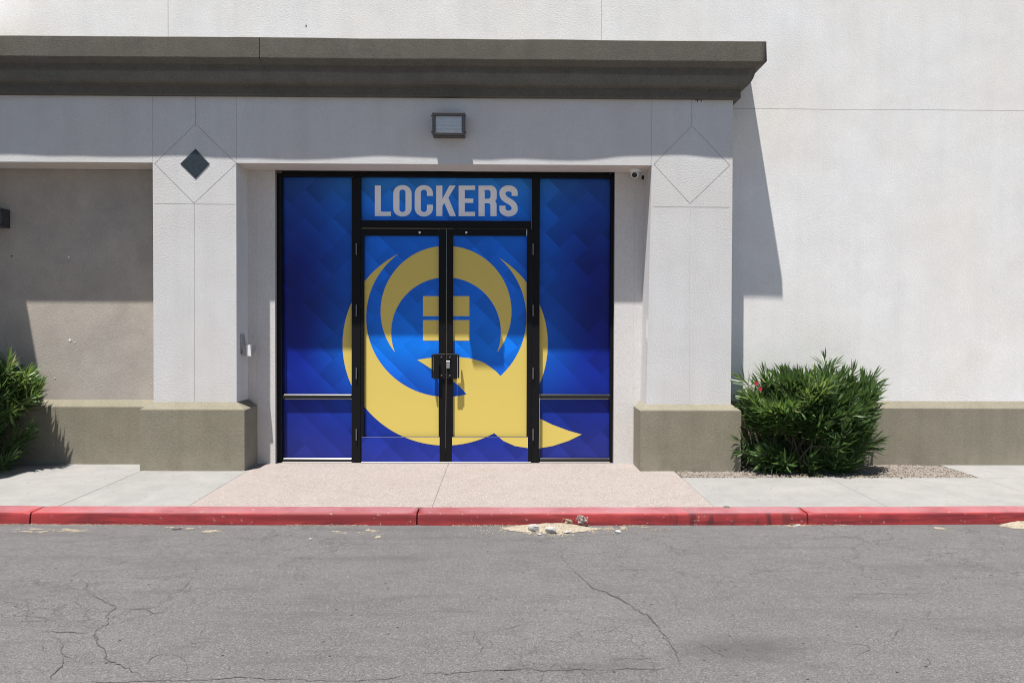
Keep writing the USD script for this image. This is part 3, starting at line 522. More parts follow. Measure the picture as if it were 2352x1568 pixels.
# cornice: two lengths meeting at an open joint, returning round the right end
cor = None
zf0, zf1 = PZ(90, -0.22, 1155), PZ(138, -0.22, 1155); zb1 = PZ(200, -0.055, 1155)
prof = [(0.0, ZBAND), (0.048, ZBAND + 0.001), (0.052, ZBAND + 0.006), (0.052, zb1 - 0.006), (0.057, zb1)]
for t in np.linspace(0.0, 1.0, 15)[1:]:          # cove
    prof.append((0.057 + 0.092 * math.sin(t * 1.45) / math.sin(1.45), zb1 + (zf1 - 0.055 - zb1) * (1 - math.cos(t * 1.45)) / (1 - math.cos(1.45)) * 0.98 + 0.0))
prof += [(0.152, zf1 - 0.040), (0.216, zf1 - 0.004), (0.222, zf1 + 0.006), (0.217, zf0 - 0.006), (0.209, zf0), (-0.30, zf0 + 0.004)]
def cornice(x0, x1, ret, seed, parent):
    n = max(8, int((x1 - x0) / 0.06)); rows = []
    for p, z in prof:
        w = lambda x: 0.0
        xe = x1 + (max(p, 0) * 1.17 if ret else (0.0024 if p < 0.2 else 0.0)); xs0 = x0 - (0.0024 if (ret and p < 0.2) else 0.0)
        tx = np.linspace(xs0, xe, n); wav = (meshkit.fbm(np.stack([tx * 0.75, tx * 0, tx * 0 + 0.7], -1), 3, 8) - 0.5) * 0.042 * smoothstep(0.1, 0.2, p)
        wav -= 0.016 * np.exp(-((tx - 0.15) / 0.9) ** 2) * smoothstep(0.1, 0.2, p) * -1
        wz = (meshkit.fbm(np.stack([tx * 1.8, tx * 0, tx * 0 + z], -1), 3, 18) - 0.5) * 0.008 * (z > ZBAND + 0.02)
        front = np.c_[tx, -p - wav, z + wz]
        side = np.array([(xe, yy, z) for yy in np.linspace(-p, YW, 5)[1:]]) if (ret and p > -0.2) else np.array([(xe, yy, z) for yy in np.linspace(-p, YW, 5)[1:]])
        rows.append(np.vstack([front, side]))
    if prof[-1][0] < 0: rows[-1][:, 1] = np.minimum(np.maximum(rows[-1][:, 1], 0.30), YW)
    m = len(rows[0]); V = np.vstack(rows); F = []
    for i in range(len(rows) - 1):
        for k in range(m - 1):
            a, b = i * m + k, i * m + k + 1; F += [(a, b, b + m), (a, b + m, a + m)]
    # left end cap
    L = [i * m for i in range(len(rows))]; V = np.vstack([V, [[x0, YW, ZBAND], [x0, YW, zf0]]]); c0, c1 = len(V) - 2, len(V) - 1
    for i in range(len(rows) - 1): F.append((c0, L[i], L[i + 1]))
    F.append((c0, L[-1], c1))
    if not ret:
        Rr = [i * m + m - 5 for i in range(len(rows))]; V = np.vstack([V, [[x1, YW, ZBAND]]]); c = len(V) - 1
        for i in range(len(rows) - 1): F.append((c, Rr[i + 1], Rr[i]))
    return obj('cornice', trimesh.Trimesh(V, F, process=False), CORNICE, bld, smooth=48)
xj = PX(597, -0.22, 110)
cornice(-9.0, xj - 0.003, False, 1, bld); cornice(xj + 0.003, XPR1, True, 2, bld)

# unseen wing at the left, placed and sized to cast the bay wall's slanted shadow
obj('wing_wall', cat([cbox(-9.5, XWING, -1.5, YW - 0.002, 0.0, PZ(90, YW) - 0.05, 0.01)]), WALL, bld)

# ------------------------------------------------------------------ entrance: frame, sidelights, transom, doors
YF = 0.405
def bar(px0, py0, px1, py1, y0, y1, ref=None, b=0.002):
    "a box seen between two photo positions on its front plane y0"
    a, c = P(px0, (py0 + py1) / 2, y0), P(px1, (py0 + py1) / 2, y0); d, e = P((px0 + px1) / 2, py1, y0), P((px0 + px1) / 2, py0, y0)
    return cbox(a[0], c[0], y0, y1, d[2], e[2], b)
ZS = 0.122
frame = obj('entrance_frame', cat([
    bar(633, 398, 647, 1062, YF, 0.52), bar(1402, 398, 1411.5, 1062, YF, 0.52), bar(647.3, 395.5, 1401.7, 407, YF + 0.001, 0.52),
    bar(808, 407.3, 828, 1061, YF - 0.002, 0.52), bar(1221, 407.3, 1239, 1061, YF - 0.002, 0.52), bar(828.3, 507, 1220.7, 524, YF, 0.52)]), BLACK, bld)
obj('threshold', bar(829, 1060.5, 1220, 1066, YF - 0.025, YF + 0.06, b=0.003), ALU, frame)
for x0, x1 in ((648, 807.5), (1239.5, 1401)): obj('sill', bar(x0, 1060.7, x1, 1065, YF - 0.008, YF + 0.05, b=0.002), ALU, frame)

# emblem outlines, in photo positions
def circ(cx, cy, rx, ry): return affinity.scale(Point(cx, cy).buffer(1.0, 96), rx, ry, origin=(cx, cy))
ring_outer = circ(1022.5, 790, 235.7, 232.6); ring_inner = circ(1025, 729, 184, 182)
crescent = ring_outer.difference(ring_inner)
tail = Polygon([(958, 826), (980, 822.5), (1004, 820.3), (1030, 819.3), (1055, 820), (1077, 822), (1102, 828.6), (1114, 834), (1124, 841), (1138.8, 852), (1149.4, 863), (1185, 860), (1204, 900), (1210.5, 941), (1220, 949), (1238.5, 960.3), (1269, 975), (1306, 988.7), (1336, 997.3),
                (1306, 1012), (1269, 1024), (1238.5, 1029), (1214, 1028.8), (1183, 1024), (1156, 1012), (1137.6, 996.5), (1100, 960), (1072.4, 905.7), (1064, 896), (1055, 886.4), (1039, 874), (1020, 862), (994.8, 849.6)])
letter_q = unary_union([crescent, tail]).buffer(0)
arc = circ(1024.5, 715, 150.3, 150.3).difference(circ(1024.5, 763, 126, 126))
squares = unary_union([sbox(971.5, 680, 1019, 726), sbox(1028, 680, 1078, 726), sbox(971.5, 735, 1019, 782), sbox(1028, 735, 1078, 782)])
def printed(px0, py0, px1, py1, y, parent, name='pane', thick=0.008):
    pane = obj(name, bar(px0, py0, px1, py1, y, y + thick, b=0.0008), PRINT, parent)
    win = sbox(px0 + 0.4, py0 + 0.4, px1 - 0.4, py1 - 0.4)
    for g in (letter_q, arc, squares):
        for piece in polys(g.intersection(win)):
            if piece.area > 6: obj('emblem_piece', ext(map_poly(piece, y - 0.0012), y - 0.0012, y - 0.0002), YELLOW, parent)
    return pane
# sidelights
for x0, x1 in ((647, 808), (1239, 1402)):
    s = obj('sidelight_window', bar(x0, 905.5, x1, 915.5, YF + 0.022, SG + 0.01, b=0.0055), RAIL, bld)
    obj('bottom_rail', bar(x0, 1052, x1, 1060.5, YF + 0.018, SG + 0.01, b=0.0055), RAIL, s)
    printed(x0, 407, x1, 905, SG, s); printed(x0, 916, x1, 1052, SG, s)
# transom with lettering
tr = obj('transom_window', bar(828, 407, 1221, 507, SG - 0.01, SG, b=0.0008), PRINT, bld)
def R(x0, y0, x1, y1): return sbox(x0, y0, x1, y1)
def RR(x0, y0, x1, y1, r): return sbox(x0 + r, y0 + r, x1 - r, y1 - r).buffer(r, 24)
glyph = {
    'L': (Polygon([(0, 0), (158, 0), (158, 43), (59, 43), (59, 300), (0, 300)]), 861.0, 158),
    'O': (RR(0, -3, 180, 303, 84).difference(RR(60, 40, 120, 260, 29)), 903.2, 180),
    'C': (RR(0, -3, 178, 303, 84).difference(RR(60, 40, 119, 260, 29)).difference(R(92, 112, 300, 198)), 952.6, 178),
    'K': (Polygon([(0, 0), (60, 0), (60, 97), (79, 131), (134, 0), (194, 0), (119, 181), (190, 300), (130, 300), (60, 168), (60, 300), (0, 300)]), 1001.8, 194),
    'E': (Polygon([(0, 0), (160, 0), (160, 43), (60, 43), (60, 131), (142, 131), (142, 174), (60, 174), (60, 257), (160, 257), (160, 300), (0, 300)]), 1053.6, 160),
    'R': (unary_union([R(0, 0, 60, 300), RR(-60, 128, 178, 300, 62).intersection(R(0, 0, 400, 400)), RR(60, -80, 176, 158, 44).intersection(R(0, 0, 400, 400))]).difference(RR(60, 171, 118, 257, 26)).difference(R(60, 171, 90, 257)).difference(RR(60, -90, 116, 128, 22)).difference(R(60, -90, 90, 128)), 1099.2, 178)}
th = np.linspace(0, 1, 30)
top = [(89 + 60 * math.cos(a), 228 + 45 * math.sin(a)) for a in np.linspace(0, math.pi, 24)]
bot = [(89 + 60 * math.cos(a), 72 - 45 * math.sin(a)) for a in np.linspace(0, math.pi, 24)]
bez = [((1 - t) ** 3 * 29 + 3 * (1 - t) ** 2 * t * 29 + 3 * (1 - t) * t ** 2 * 149 + t ** 3 * 149, (1 - t) ** 3 * 228 + 3 * (1 - t) ** 2 * t * 140 + 3 * (1 - t) * t ** 2 * 160 + t ** 3 * 72) for t in th]
glyph['S'] = (LineString([(149, 199)] + top + bez[1:-1] + bot + [(29, 104)]).buffer(29.5, cap_style=2, join_style=1), 1147.2, 178)
for ch in 'LOCKERS':
    g, ox, w = glyph[ch]; k = 300 / 70.5
    g2 = affinity.affine_transform(g, [1 / k, 0, 0, -1 / k, ox, 496.7 + (ox - 1024) * 0.0015])
    obj('letter', ext(map_poly(g2, SG - 0.012), SG - 0.0115, SG - 0.0102), WHITE_PRINT, tr)
# doors
YD = 0.397
def door(glass, kick, stiles, hinge_x, cap, plate, lock):
    gx0, gx1 = glass; kx0, kx1 = kick; s0, s1 = stiles
    d = obj('door', cat([bar(s0, 525.5, gx0, 1061, YD, DG + 0.02), bar(gx1, 525.5, s1, 1061, YD, DG + 0.02), bar(gx0 + 0.3, 525.5, gx1 - 0.3, 541, YD + 0.001, DG + 0.02), bar(gx0 + 0.3, 1003, gx1 - 0.3, 1060, YD + 0.004, DG + 0.02)]), BLACK, bld)
    printed(gx0, 541, gx1, 1003, DG, d)
    printed(kx0, 1003.5, kx1, 1061.5, YD - 0.004, d, 'kick_panel', 0.0038)
    for py in (572, 713, 857, 998): obj('hinge', cyl(P(hinge_x, py + 13, YD - 0.006), P(hinge_x, py - 13, YD - 0.006), 0.0065, 10), HINGE, d, smooth=30)
    c = P(cap, 534, YD); obj('bolt_cap', cyl(c, c + [0, -0.006, 0], 0.012, 14), WHITE_METAL, d)
    # pull guard: base plate on the stile with a flange that stands off over the glass
    p0, p1, f0, f1 = plate
    h = obj('pull_handle', cat([bar(p0, 813, p1, 869.5, YD - 0.016, YD, b=0.003), bar(min(f0, f1), 812, max(f0, f1), 870, YD - 0.052, YD - 0.046, b=0.002),
                               bar((f0 + 1 if f0 > f1 else f0 - 4), 814, (f0 + 4 if f0 > f1 else f0 - 1), 868, YD - 0.047, YD - 0.01, b=0.001) ]), BLACK_SATIN, d)
    for py in (820, 862):
        cx = (p0 + p1) / 2; c = P(cx, py, YD - 0.016); obj('bolt', cyl(c + [0, 0.002, 0], c + [0, -0.007, 0], 0.010, 8, 0.007), HINGE, h)
    if lock:
        m = bar(1025, 829, 1033.5, 846, YD - 0.024, YD - 0.016, b=0.002); c = P(1029.3, 841, YD - 0.024)
        obj('lock_cylinder', cat([m, cyl(c + [0, 0.002, 0], c + [0, -0.010, 0], 0.013, 16)]), STEEL, h)
door((836, 1008), (831, 1010), (828.6, 1023.7), 818.5, 964, (1005, 1023, 995, 1008), False)
door((1040, 1210), (1038, 1213), (1024.7, 1220.4), 1224.5, 1071, (1025, 1042, 1050.5, 1038), True)

# ------------------------------------------------------------------ wall lamps
def lens_material():
    n = {'g': ('geometry', {}), 'w': ('wave_texture', {'wave_type': 'bands', 'bands_direction': 'z', 'scale': 26.0, 'distortion': 0.4}),
         'bp': ('bump', {'strength': 0.25, 'distance': 0.004}), 't': ('transparent_bsdf', {'color': (0.95, 0.96, 0.97)}), 'gl': ('glossy_bsdf', {'color': (1, 1, 1), 'roughness': 0.10}),
         'fr': ('fresnel', {'IOR': 1.5}), 'fm': ('map_range', {'to_min': 0.10, 'to_max': 1.0}), 'm': ('mix_closure', {})}
    return mat('ribbed_glass', n, [('g.position', 'w.vector'), ('w.fac', 'bp.height'), ('bp.normal', 'gl.normal'), ('fr.fac', 'fm.value'), ('fm.result', 'm.fac'), ('t.BSDF', 'm.closure1'), ('gl.BSDF', 'm.closure2')], 'm.closure')
LENS = lens_material()
REFLECTOR = mat('lamp_reflector', {'g': ('geometry', {}), 'w': ('wave_texture', {'wave_type': 'bands', 'bands_direction': 'z', 'scale': 9.0, 'distortion': 1.5, 'detail': 3.0}),
    'c': ('rgb_ramp', {'ramp': [(0.0, (0.74, 0.71, 0.67)), (1.0, (0.88, 0.88, 0.9))]}), 'p': ('principled_bsdf', {'roughness': 0.38, 'metallic': 0.25})}, [('g.position', 'w.vector'), ('w.fac', 'c.fac'), ('c.color', 'p.base_color')])
def wall_lamp(label, cx, cz, yw, W, H, D=0.145):
    "wall pack lamp standing D out from the wall at yw"
    t = thing('wall_lamp', label, 'wall lamp', (cx, yw, cz)); w, h = W / 2, H / 2; b = 0.026
    # housing: open-fronted tray with sloping back
    back = hull([(sx * w, 0.0, sz * h) for sx in (-1, 1) for sz in (-1, 1)] + [(sx * w, -0.03, sz * h) for sx in (-1, 1) for sz in (-1, 1)])
    sides = [cbox(-w, -w + 0.012, -D + 0.02, -0.03, -h, h), cbox(w - 0.012, w, -D + 0.02, -0.03, -h, h), cbox(-w + 0.012, w - 0.012, -D + 0.02, -0.03, h - 0.012, h), cbox(-w + 0.012, w - 0.012, -D + 0.05, -0.03, -h, -h + 0.012)]
    obj('housing', cat([back] + sides), BRONZE, t)
    fr = obj('front_frame', cat([cbox(-w - 0.003, w + 0.003, -D - 0.004, -D + 0.03, h - 0.030, h + 0.002, 0.006), cbox(-w - 0.003, w + 0.003, -D - 0.002, -D + 0.022, -h - 0.002, -h + 0.022, 0.004),
             cbox(-w - 0.003, -w + b, -D - 0.003, -D + 0.024, -h + 0.0225, h - 0.0305, 0.004), cbox(w - b, w + 0.003, -D - 0.003, -D + 0.024, -h + 0.0225, h - 0.0305, 0.004)]), BRONZE, t)
    obj('lens', cbox(-w + b + 0.001, w - b - 0.001, -D + 0.004, -D + 0.012, -h + 0.023, h - 0.031, 0.003), LENS, t)
    obj('reflector', cat([hull([(sx * (w - b), -D + 0.03, sz * (h - 0.02)) for sx in (-1, 1) for sz in (-1, 1)] + [(sx * (w - b) * 0.8, -0.035, sz * (h - 0.05)) for sx in (-1, 1) for sz in (-1, 1)])]), REFLECTOR, t)
    obj('bulb', cyl((-w * 0.5, -D + 0.026, -0.02), (w * 0.5, -D + 0.026, -0.02), 0.008, 12), WHITE_PLASTIC, t, smooth=30)
    for sx in (-1, 1):
        for sz in (-1, 1): obj('clamp_screw', cyl((sx * (w + 0.0), -D + 0.008, sz * (h - 0.028)), (sx * (w + 0.013), -D + 0.008, sz * (h - 0.028)), 0.0085, 10), BLACK_SATIN, fr)
c = P(1030.5, 284, -0.145); a = P(991, 284, -0.145); d = P(1070, 284, -0.145); e = P(1030, 258, -0.145); f = P(1030, 310, -0.145)
wall_lamp('dark framed glass wall lamp on the beam above the LOCKERS doors', c[0], c[2], -0.0005, d[0] - a[0] - 0.02, e[2] - f[2] - 0.004)
c = P(4, 499, YW - 0.14); e = P(0, 478, YW - 0.14); f = P(0, 521, YW - 0.14)
wall_lamp('dark wall lamp cut by the left picture edge, in the shaded left bay', c[0] - 0.175, c[2], YW - 0.0005, 0.34, e[2] - f[2], 0.14)

# ------------------------------------------------------------------ security camera under the soffit
sc = P(1459, 391, 0.20); sc[2] = ZB
t = thing('security_camera', 'white turret security camera under the soffit beside the right pillar', 'security camera', tuple(sc))
prof_ = [(0.0, 0.0), (0.062, 0.0), (0.064, -0.010), (0.060, -0.022), (0.050, -0.030), (0.0, -0.030)]
obj('mount', trimesh.creation.revolve(np.array(prof_)[::-1], sections=28), WHITE_PLASTIC, t, smooth=40)
ax = np.array([-0.30, -0.80, -0.52]); ax /= np.linalg.norm(ax); bc = np.array([0.0, -0.004, -0.040])
sph = trimesh.creation.icosphere(3, 0.044); sph.apply_translation(bc); obj('ball', sph, WHITE_PLASTIC, t, smooth=True)
obj('hood', cyl(bc + ax * 0.018, bc + ax * 0.047, 0.041, 24, 0.034), WHITE_PLASTIC, t, smooth=30)
obj('lens', cyl(bc + ax * 0.040, bc + ax * 0.0492, 0.029, 24, 0.028), LENS_BLACK, t, smooth=30)
obj('cable', tube([(0.05, 0.03, -0.004), (0.072, 0.02, -0.012), (0.080, 0.015, -0.03), (0.082, 0.012, -0.065)], 0.004), WHITE_PLASTIC, t, smooth=True)
obj('connector', cat([cyl((0.082, 0.012, -0.060), (0.079, 0.012, -0.100), 0.0135, 12, 0.012)]), BLACK_SATIN, t, smooth=30)

# bracket box on the inner side of the left pillar
zbr = PZ(790, 0.15, 560); xs_ = XPL1
t = thing('wall_bracket', 'small white metal bracket box on the inner side of the left pillar', 'bracket', (xs_, 0.16, zbr))
hz = 0.105
obj('back_plate', hull([(0.001, -0.06, hz), (0.001, 0.06, hz - 0.005), (0.001, -0.06, -hz + 0.02), (0.001, 0.06, -hz), (0.006, -0.058, hz), (0.006, 0.06, hz - 0.005), (0.022, -0.055, -0.01), (0.006, -0.058, -hz + 0.02), (0.006, 0.06, -hz), (0.020, 0.05, 0.0)]), GREY_METAL, t)
obj('box', hull([(0.02, -0.05, 0.0), (0.105, -0.035, -0.008), (0.02, -0.05, -0.115), (0.112, -0.035, -0.118), (0.02, 0.03, 0.0), (0.13, 0.05, -0.012), (0.02, 0.03, -0.11), (0.125, 0.05, -0.07)]), GREY_METAL, t)
obj('cover', hull([(0.058, -0.050, -0.004), (0.098, -0.047, -0.008), (0.064, -0.052, -0.118), (0.108, -0.049, -0.120), (0.058, -0.040, -0.004), (0.098, -0.036, -0.008), (0.064, -0.040, -0.118), (0.108, -0.036, -0.120)]), WHITE_METAL, t)

# narrow white strip on the inner edge of the right pillar
a, b = P(1484.3, 733, 0.03), P(1484.3, 785, 0.03)
xe = XPR0b + (XPR0t - XPR0b) * (a[2] - ZP) / (ZB - ZP)
obj('white_strip', cat([cbox(xe - 0.006, xe - 0.001, 0.02, 0.055, b[2], a[2], 0.001), cbox(xe - 0.009, xe - 0.0055, 0.028, 0.047, b[2] + 0.03, a[2] - 0.03, 0.001)]), WHITE_PLASTIC, label='narrow white strip on the inner edge of the right pillar', category='strip')

# ------------------------------------------------------------------ shrubs
def leaf_material():
    n = {'g': ('geometry', {}), 'r': ('rgb_ramp', {'ramp': [(0.0, (0.062, 0.118, 0.034)), (0.35, (0.100, 0.180, 0.048)), (0.7, (0.135, 0.225, 0.058)), (0.93, (0.19, 0.265, 0.085)), (1.0, (0.23, 0.21, 0.09))]}),
         'p': ('principled_bsdf', {'roughness': 0.42, 'specular_ior_level': 0.7}), 'tl': ('translucent_bsdf', {}), 'h': ('hsv', {'hue': 0.48, 'saturation': 1.15, 'value': 1.5, 'fac': 1.0}), 'm': ('mix_closure', {'fac': 0.36})}
    return mat('oleander_leaf', n, [('g.random_per_island', 'r.fac'), ('r.color', 'p.base_color'), ('r.color', 'h.color'), ('h.color', 'tl.color'), ('p.BSDF', 'm.closure1'), ('tl.BSDF', 'm.closure2')], 'm.closure')
def leaf_single():
    n = {'o': ('object_info', {}), 'r': ('rgb_ramp', {'ramp': [(0.0, (0.065, 0.122, 0.036)), (0.4, (0.105, 0.188, 0.05)), (0.75, (0.14, 0.23, 0.06)), (0.95, (0.19, 0.265, 0.085)), (1.0, (0.22, 0.21, 0.09))]}),
         'p': ('principled_bsdf', {'roughness': 0.42, 'specular_ior_level': 0.7}), 'tl': ('translucent_bsdf', {}), 'h': ('hsv', {'hue': 0.48, 'saturation': 1.15, 'value': 1.5, 'fac': 1.0}), 'm': ('mix_closure', {'fac': 0.36})}
    return mat('oleander_single_leaf', n, [('o.random', 'r.fac'), ('r.color', 'p.base_color'), ('r.color', 'h.color'), ('h.color', 'tl.color'), ('p.BSDF', 'm.closure1'), ('tl.BSDF', 'm.closure2')], 'm.closure')
LEAF, LEAF1 = leaf_material(), leaf_single()
STEM = grainy('green_brown_stem', (0.075, 0.07, 0.035), grain=50, contrast=0.3, blotch=0.2, bump=0.3)
BARK = grainy('shrub_bark', (0.10, 0.085, 0.06), grain=60, contrast=0.3, blotch=0.2, bump=0.5)
PETAL = plain('red_petal', (0.55, 0.012, 0.05), 0.5)
def leaf_geo(base, d, side, L, W, curl):
    nrm = np.cross(side, d); V = []
    for t, w in ((0.0, 0.10), (0.30, 0.92), (0.62, 0.85), (1.0, 0.0)):
        c = base + d * L * t + nrm * (-curl * L * t * t)
        if w == 0: V.append(c)
        else: V += [c + side * W * w / 2 + nrm * W * 0.16 * w, c - side * W * w / 2 + nrm * W * 0.16 * w, c]
    F = []
    for i in range(2):
        a, b, c, d_, e, f = 3 * i, 3 * i + 1, 3 * i + 2, 3 * i + 3, 3 * i + 4, 3 * i + 5
        F += [(a, c, f), (a, f, d_), (c, b, e), (c, e, f)]
    F += [(6, 8, 9), (8, 7, 9)]
    return np.array(V), np.array(F)
def shrub(label, centre, half, hgt, zbase, nshoot, seed, extra=(), flowers=()):
    r = np.random.default_rng(seed); t = thing('oleander_shrub', label, 'shrub'); cx, cy = centre; hx, hy = half
    roots = [(cx + r.normal(0, hx * 0.28), cy + r.normal(0, hy * 0.22), zbase) for _ in range(16)]
    shoots = []; tries = 0
    while len(shoots) < nshoot and tries < 60000:
        tries += 1
        u = r.uniform(-1, 1, 3); h = (u[2] + 1) / 2
        prof = 0.80 + 0.25 * min(1, h * 1.6) - 0.12 * max(0, h - 0.85) / 0.15
        k = (abs(u[0]) / prof) ** 3.2 + (abs(u[1]) / prof) ** 2.6 + (max(0, h - 0.5) / 0.5) ** 5
        if k > 1 or (k < 0.30 and r.random() < 0.62): continue
        p = np.array([cx + u[0] * hx, cy + u[1] * hy, zbase + 0.05 + h * (hgt - 0.05)])
        g = meshkit.noise(p * 4.2, seed); 
        if g < (0.48 if h < 0.62 else 0.33): continue
        if h < 0.5 and r.random() < 0.45: continue
        p += np.array([u[0] * 0.07, u[1] * 0.06, 0.05]) * (g - 0.45) * 2.2
        if p[1] > 0.27: p[1] = 0.27 - 0.04 * r.random()
        out = np.array([u[0] * 1.0, u[1] * 1.1, 0.0]); dirv = out * (0.55 + 0.5 * (1 - h)) + np.array([0, 0, 0.35 + 0.75 * h]) + r.normal(0, 0.28, 3); dirv /= np.linalg.norm(dirv)
        shoots.append((p, dirv, 0.20 + 0.12 * r.random()))
    for e in extra: shoots.append(e)
    leaves, twigs = [], []
    for p, d, ln in shoots:
        a = p - d * ln; u = np.cross(d, [0.2, 0.1, 1]); u /= np.linalg.norm(u); w = np.cross(d, u)
        twigs.append(tube([a, (a + p) / 2 + r.normal(0, 0.005, 3), p], 0.0045, 0.002, 4))
        ph = r.random() * 6.28
        for k in range(int(ln / 0.024)):
            s = k * 0.024; ph += 1.05 + r.normal(0, 0.1); fr = s / ln
            for j in range(3):
                if r.random() < 0.18: continue
                an = ph + j * 2.094 + r.normal(0, 0.15); rad = math.cos(an) * u + math.sin(an) * w
                sp = (0.30 if s < 0.03 else 0.62 + 0.65 * fr) + r.normal(0, 0.14)
                ld = d * math.cos(sp) + rad * math.sin(sp); ld += np.array([0, 0, -0.16 * fr]); ld /= np.linalg.norm(ld)
                side = np.cross(d, ld); side /= np.linalg.norm(side) + 1e-9
                L = (0.085 + 0.085 * min(1, 0.35 + s / 0.06)) * (0.72 + 0.42 * r.random())
                leaves.append(leaf_geo(p - d * s, ld, side, L, L * (0.112 + 0.03 * r.random()), r.uniform(0.0, 0.22)))
    tips = np.array([v.mean(0) for v, f in leaves])
    inside = np.abs(tips[:, 0] * FPX / (tips[:, 1] - EYE[1])) < 1130
    score = np.linalg.norm(tips - EYE, axis=1) - 0.35 * (tips[:, 2] - zbase) + np.where(inside, 0, 50); order = np.argsort(score); front = set(order[:290].tolist())
    # branches
    for i, rt in enumerate(roots):
        tgt = shoots[r.integers(len(shoots))]; a = np.array(rt); b = tgt[0] - tgt[1] * tgt[2]; mid = (a * 0.5 + b * 0.5) + [0, 0, 0.12] + r.normal(0, 0.03, 3)
        obj('branch', tube([a, (a + mid) / 2 + r.normal(0, 0.015, 3), mid, b], 0.011, 0.004, 6), BARK, t, smooth=True)
    obj('twigs', cat(twigs), STEM, t, smooth=True, kind='stuff')
    for i in sorted(front): obj('leaf', (leaves[i][0], leaves[i][1]), LEAF1, t, smooth=True)
    Vs, Fs, o = [], [], 0
    for i, (v, f) in enumerate(leaves):
        if i in front: continue
        Vs.append(v); Fs.append(f + o); o += len(v)
    obj('foliage', (np.vstack(Vs), np.vstack(Fs)), LEAF, t, smooth=True, kind='stuff')
    for c in flowers:
        c = np.array(c); V, F, o = [], [], 0
        for k in range(5):
            a = k * 1.2566 + r.random() * 0.3; d = np.array([math.cos(a), -0.45, math.sin(a)]); d /= np.linalg.norm(d); s = np.cross(d, [0, -1, 0]); s /= np.linalg.norm(s)
            v, f = leaf_geo(c, d, s, 0.022, 0.020, 0.25); V.append(v); F.append(f + o); o += len(v)
        obj('flower', (np.vstack(V), np.vstack(F)), PETAL, t, smooth=True)
c0 = P(1861, 1085, -0.02)
ex = []
tp = P(1893, 822, -0.05); ex.append((tp, np.array([-0.25, -0.1, 0.95]) / 0.99, 0.16))
for a_, dz in (((1918, 836), (0.55, -0.1, 0.5)), ((1958, 850), (0.15, -0.2, 0.9)), ((2008, 862), (0.5, -0.1, 0.8)), ((1755, 852), (-0.2, -0.1, 0.95)), ((1698, 868), (-0.7, -0.2, 0.5)), ((2016, 880), (0.8, -0.2, 0.4)), ((1696, 1010), (-0.8, -0.3, 0.3)), ((1700, 1040), (-0.7, -0.3, 0.1)), ((2018, 1010), (0.8, -0.2, 0.35)), ((2010, 1030), (0.8, -0.3, 0.1)), ((1925, 1085), (0.2, -0.8, -0.1)), ((1985, 985), (0.6, -0.3, 0.4))):
    dv = np.array(dz); ex.append((P(*a_, -0.08), dv / np.linalg.norm(dv), 0.2))
shrub('dense green oleander shrub with red flower in gravel by the right pillar', (c0[0] - 0.035, 0.0 - 0.05), (0.635, 0.31), 1.015, 0.10, 400, 7, ex, [P(1737, 880, -0.34), P(1746, 893, -0.33)])
c1 = P(-28, 1085, -0.02)
shrub('green oleander shrub cut by the left picture edge, casting shade on olive wall base', (c1[0] - 0.13, -0.08), (0.60, 0.32), 1.14, 0.10, 330, 9, [(P(66, 855, -0.1), np.array([0.45, -0.1, 0.85]), 0.2), (P(78, 910, -0.12), np.array([0.8, -0.2, 0.5]), 0.2), (P(20, 815, -0.1), np.array([0.1, -0.1, 0.98]), 0.22)])

# fallen leaves under the right shrub
r = np.random.default_rng(21); Vs, Fs, o = [], [], 0
for i in range(42):
    x, y = c0[0] + r.uniform(-0.75, 0.85), r.uniform(-0.36, 0.1); a = r.uniform(0, 6.28); d = np.array([math.cos(a), math.sin(a), r.uniform(-0.05, 0.12)]); d /= np.linalg.norm(d); sd = np.cross([0, 0, 1], d); sd /= np.linalg.norm(sd)
    v, f = leaf_geo(np.array([x, y, 0.124 if y > -0.34 else 0.123]), d, sd, r.uniform(0.06, 0.11), 0.016, r.uniform(-0.2, 0.2)); Vs.append(v); Fs.append(f + o); o += len(v)
DEAD = mat('dead_leaf', {'g': ('geometry', {}), 'r': ('rgb_ramp', {'ramp': [(0.0, (0.10, 0.07, 0.04)), (0.6, (0.22, 0.16, 0.08)), (1.0, (0.30, 0.26, 0.12))]}), 'p': ('principled_bsdf', {'roughness': 0.7})}, [('g.random_per_island', 'r.fac'), ('r.color', 'p.base_color')])
obj('leaf_litter', (np.vstack(Vs), np.vstack(Fs)), DEAD, smooth=True, label='fallen dry leaves on the gravel under the right shrub', category='leaf litter', kind='stuff')
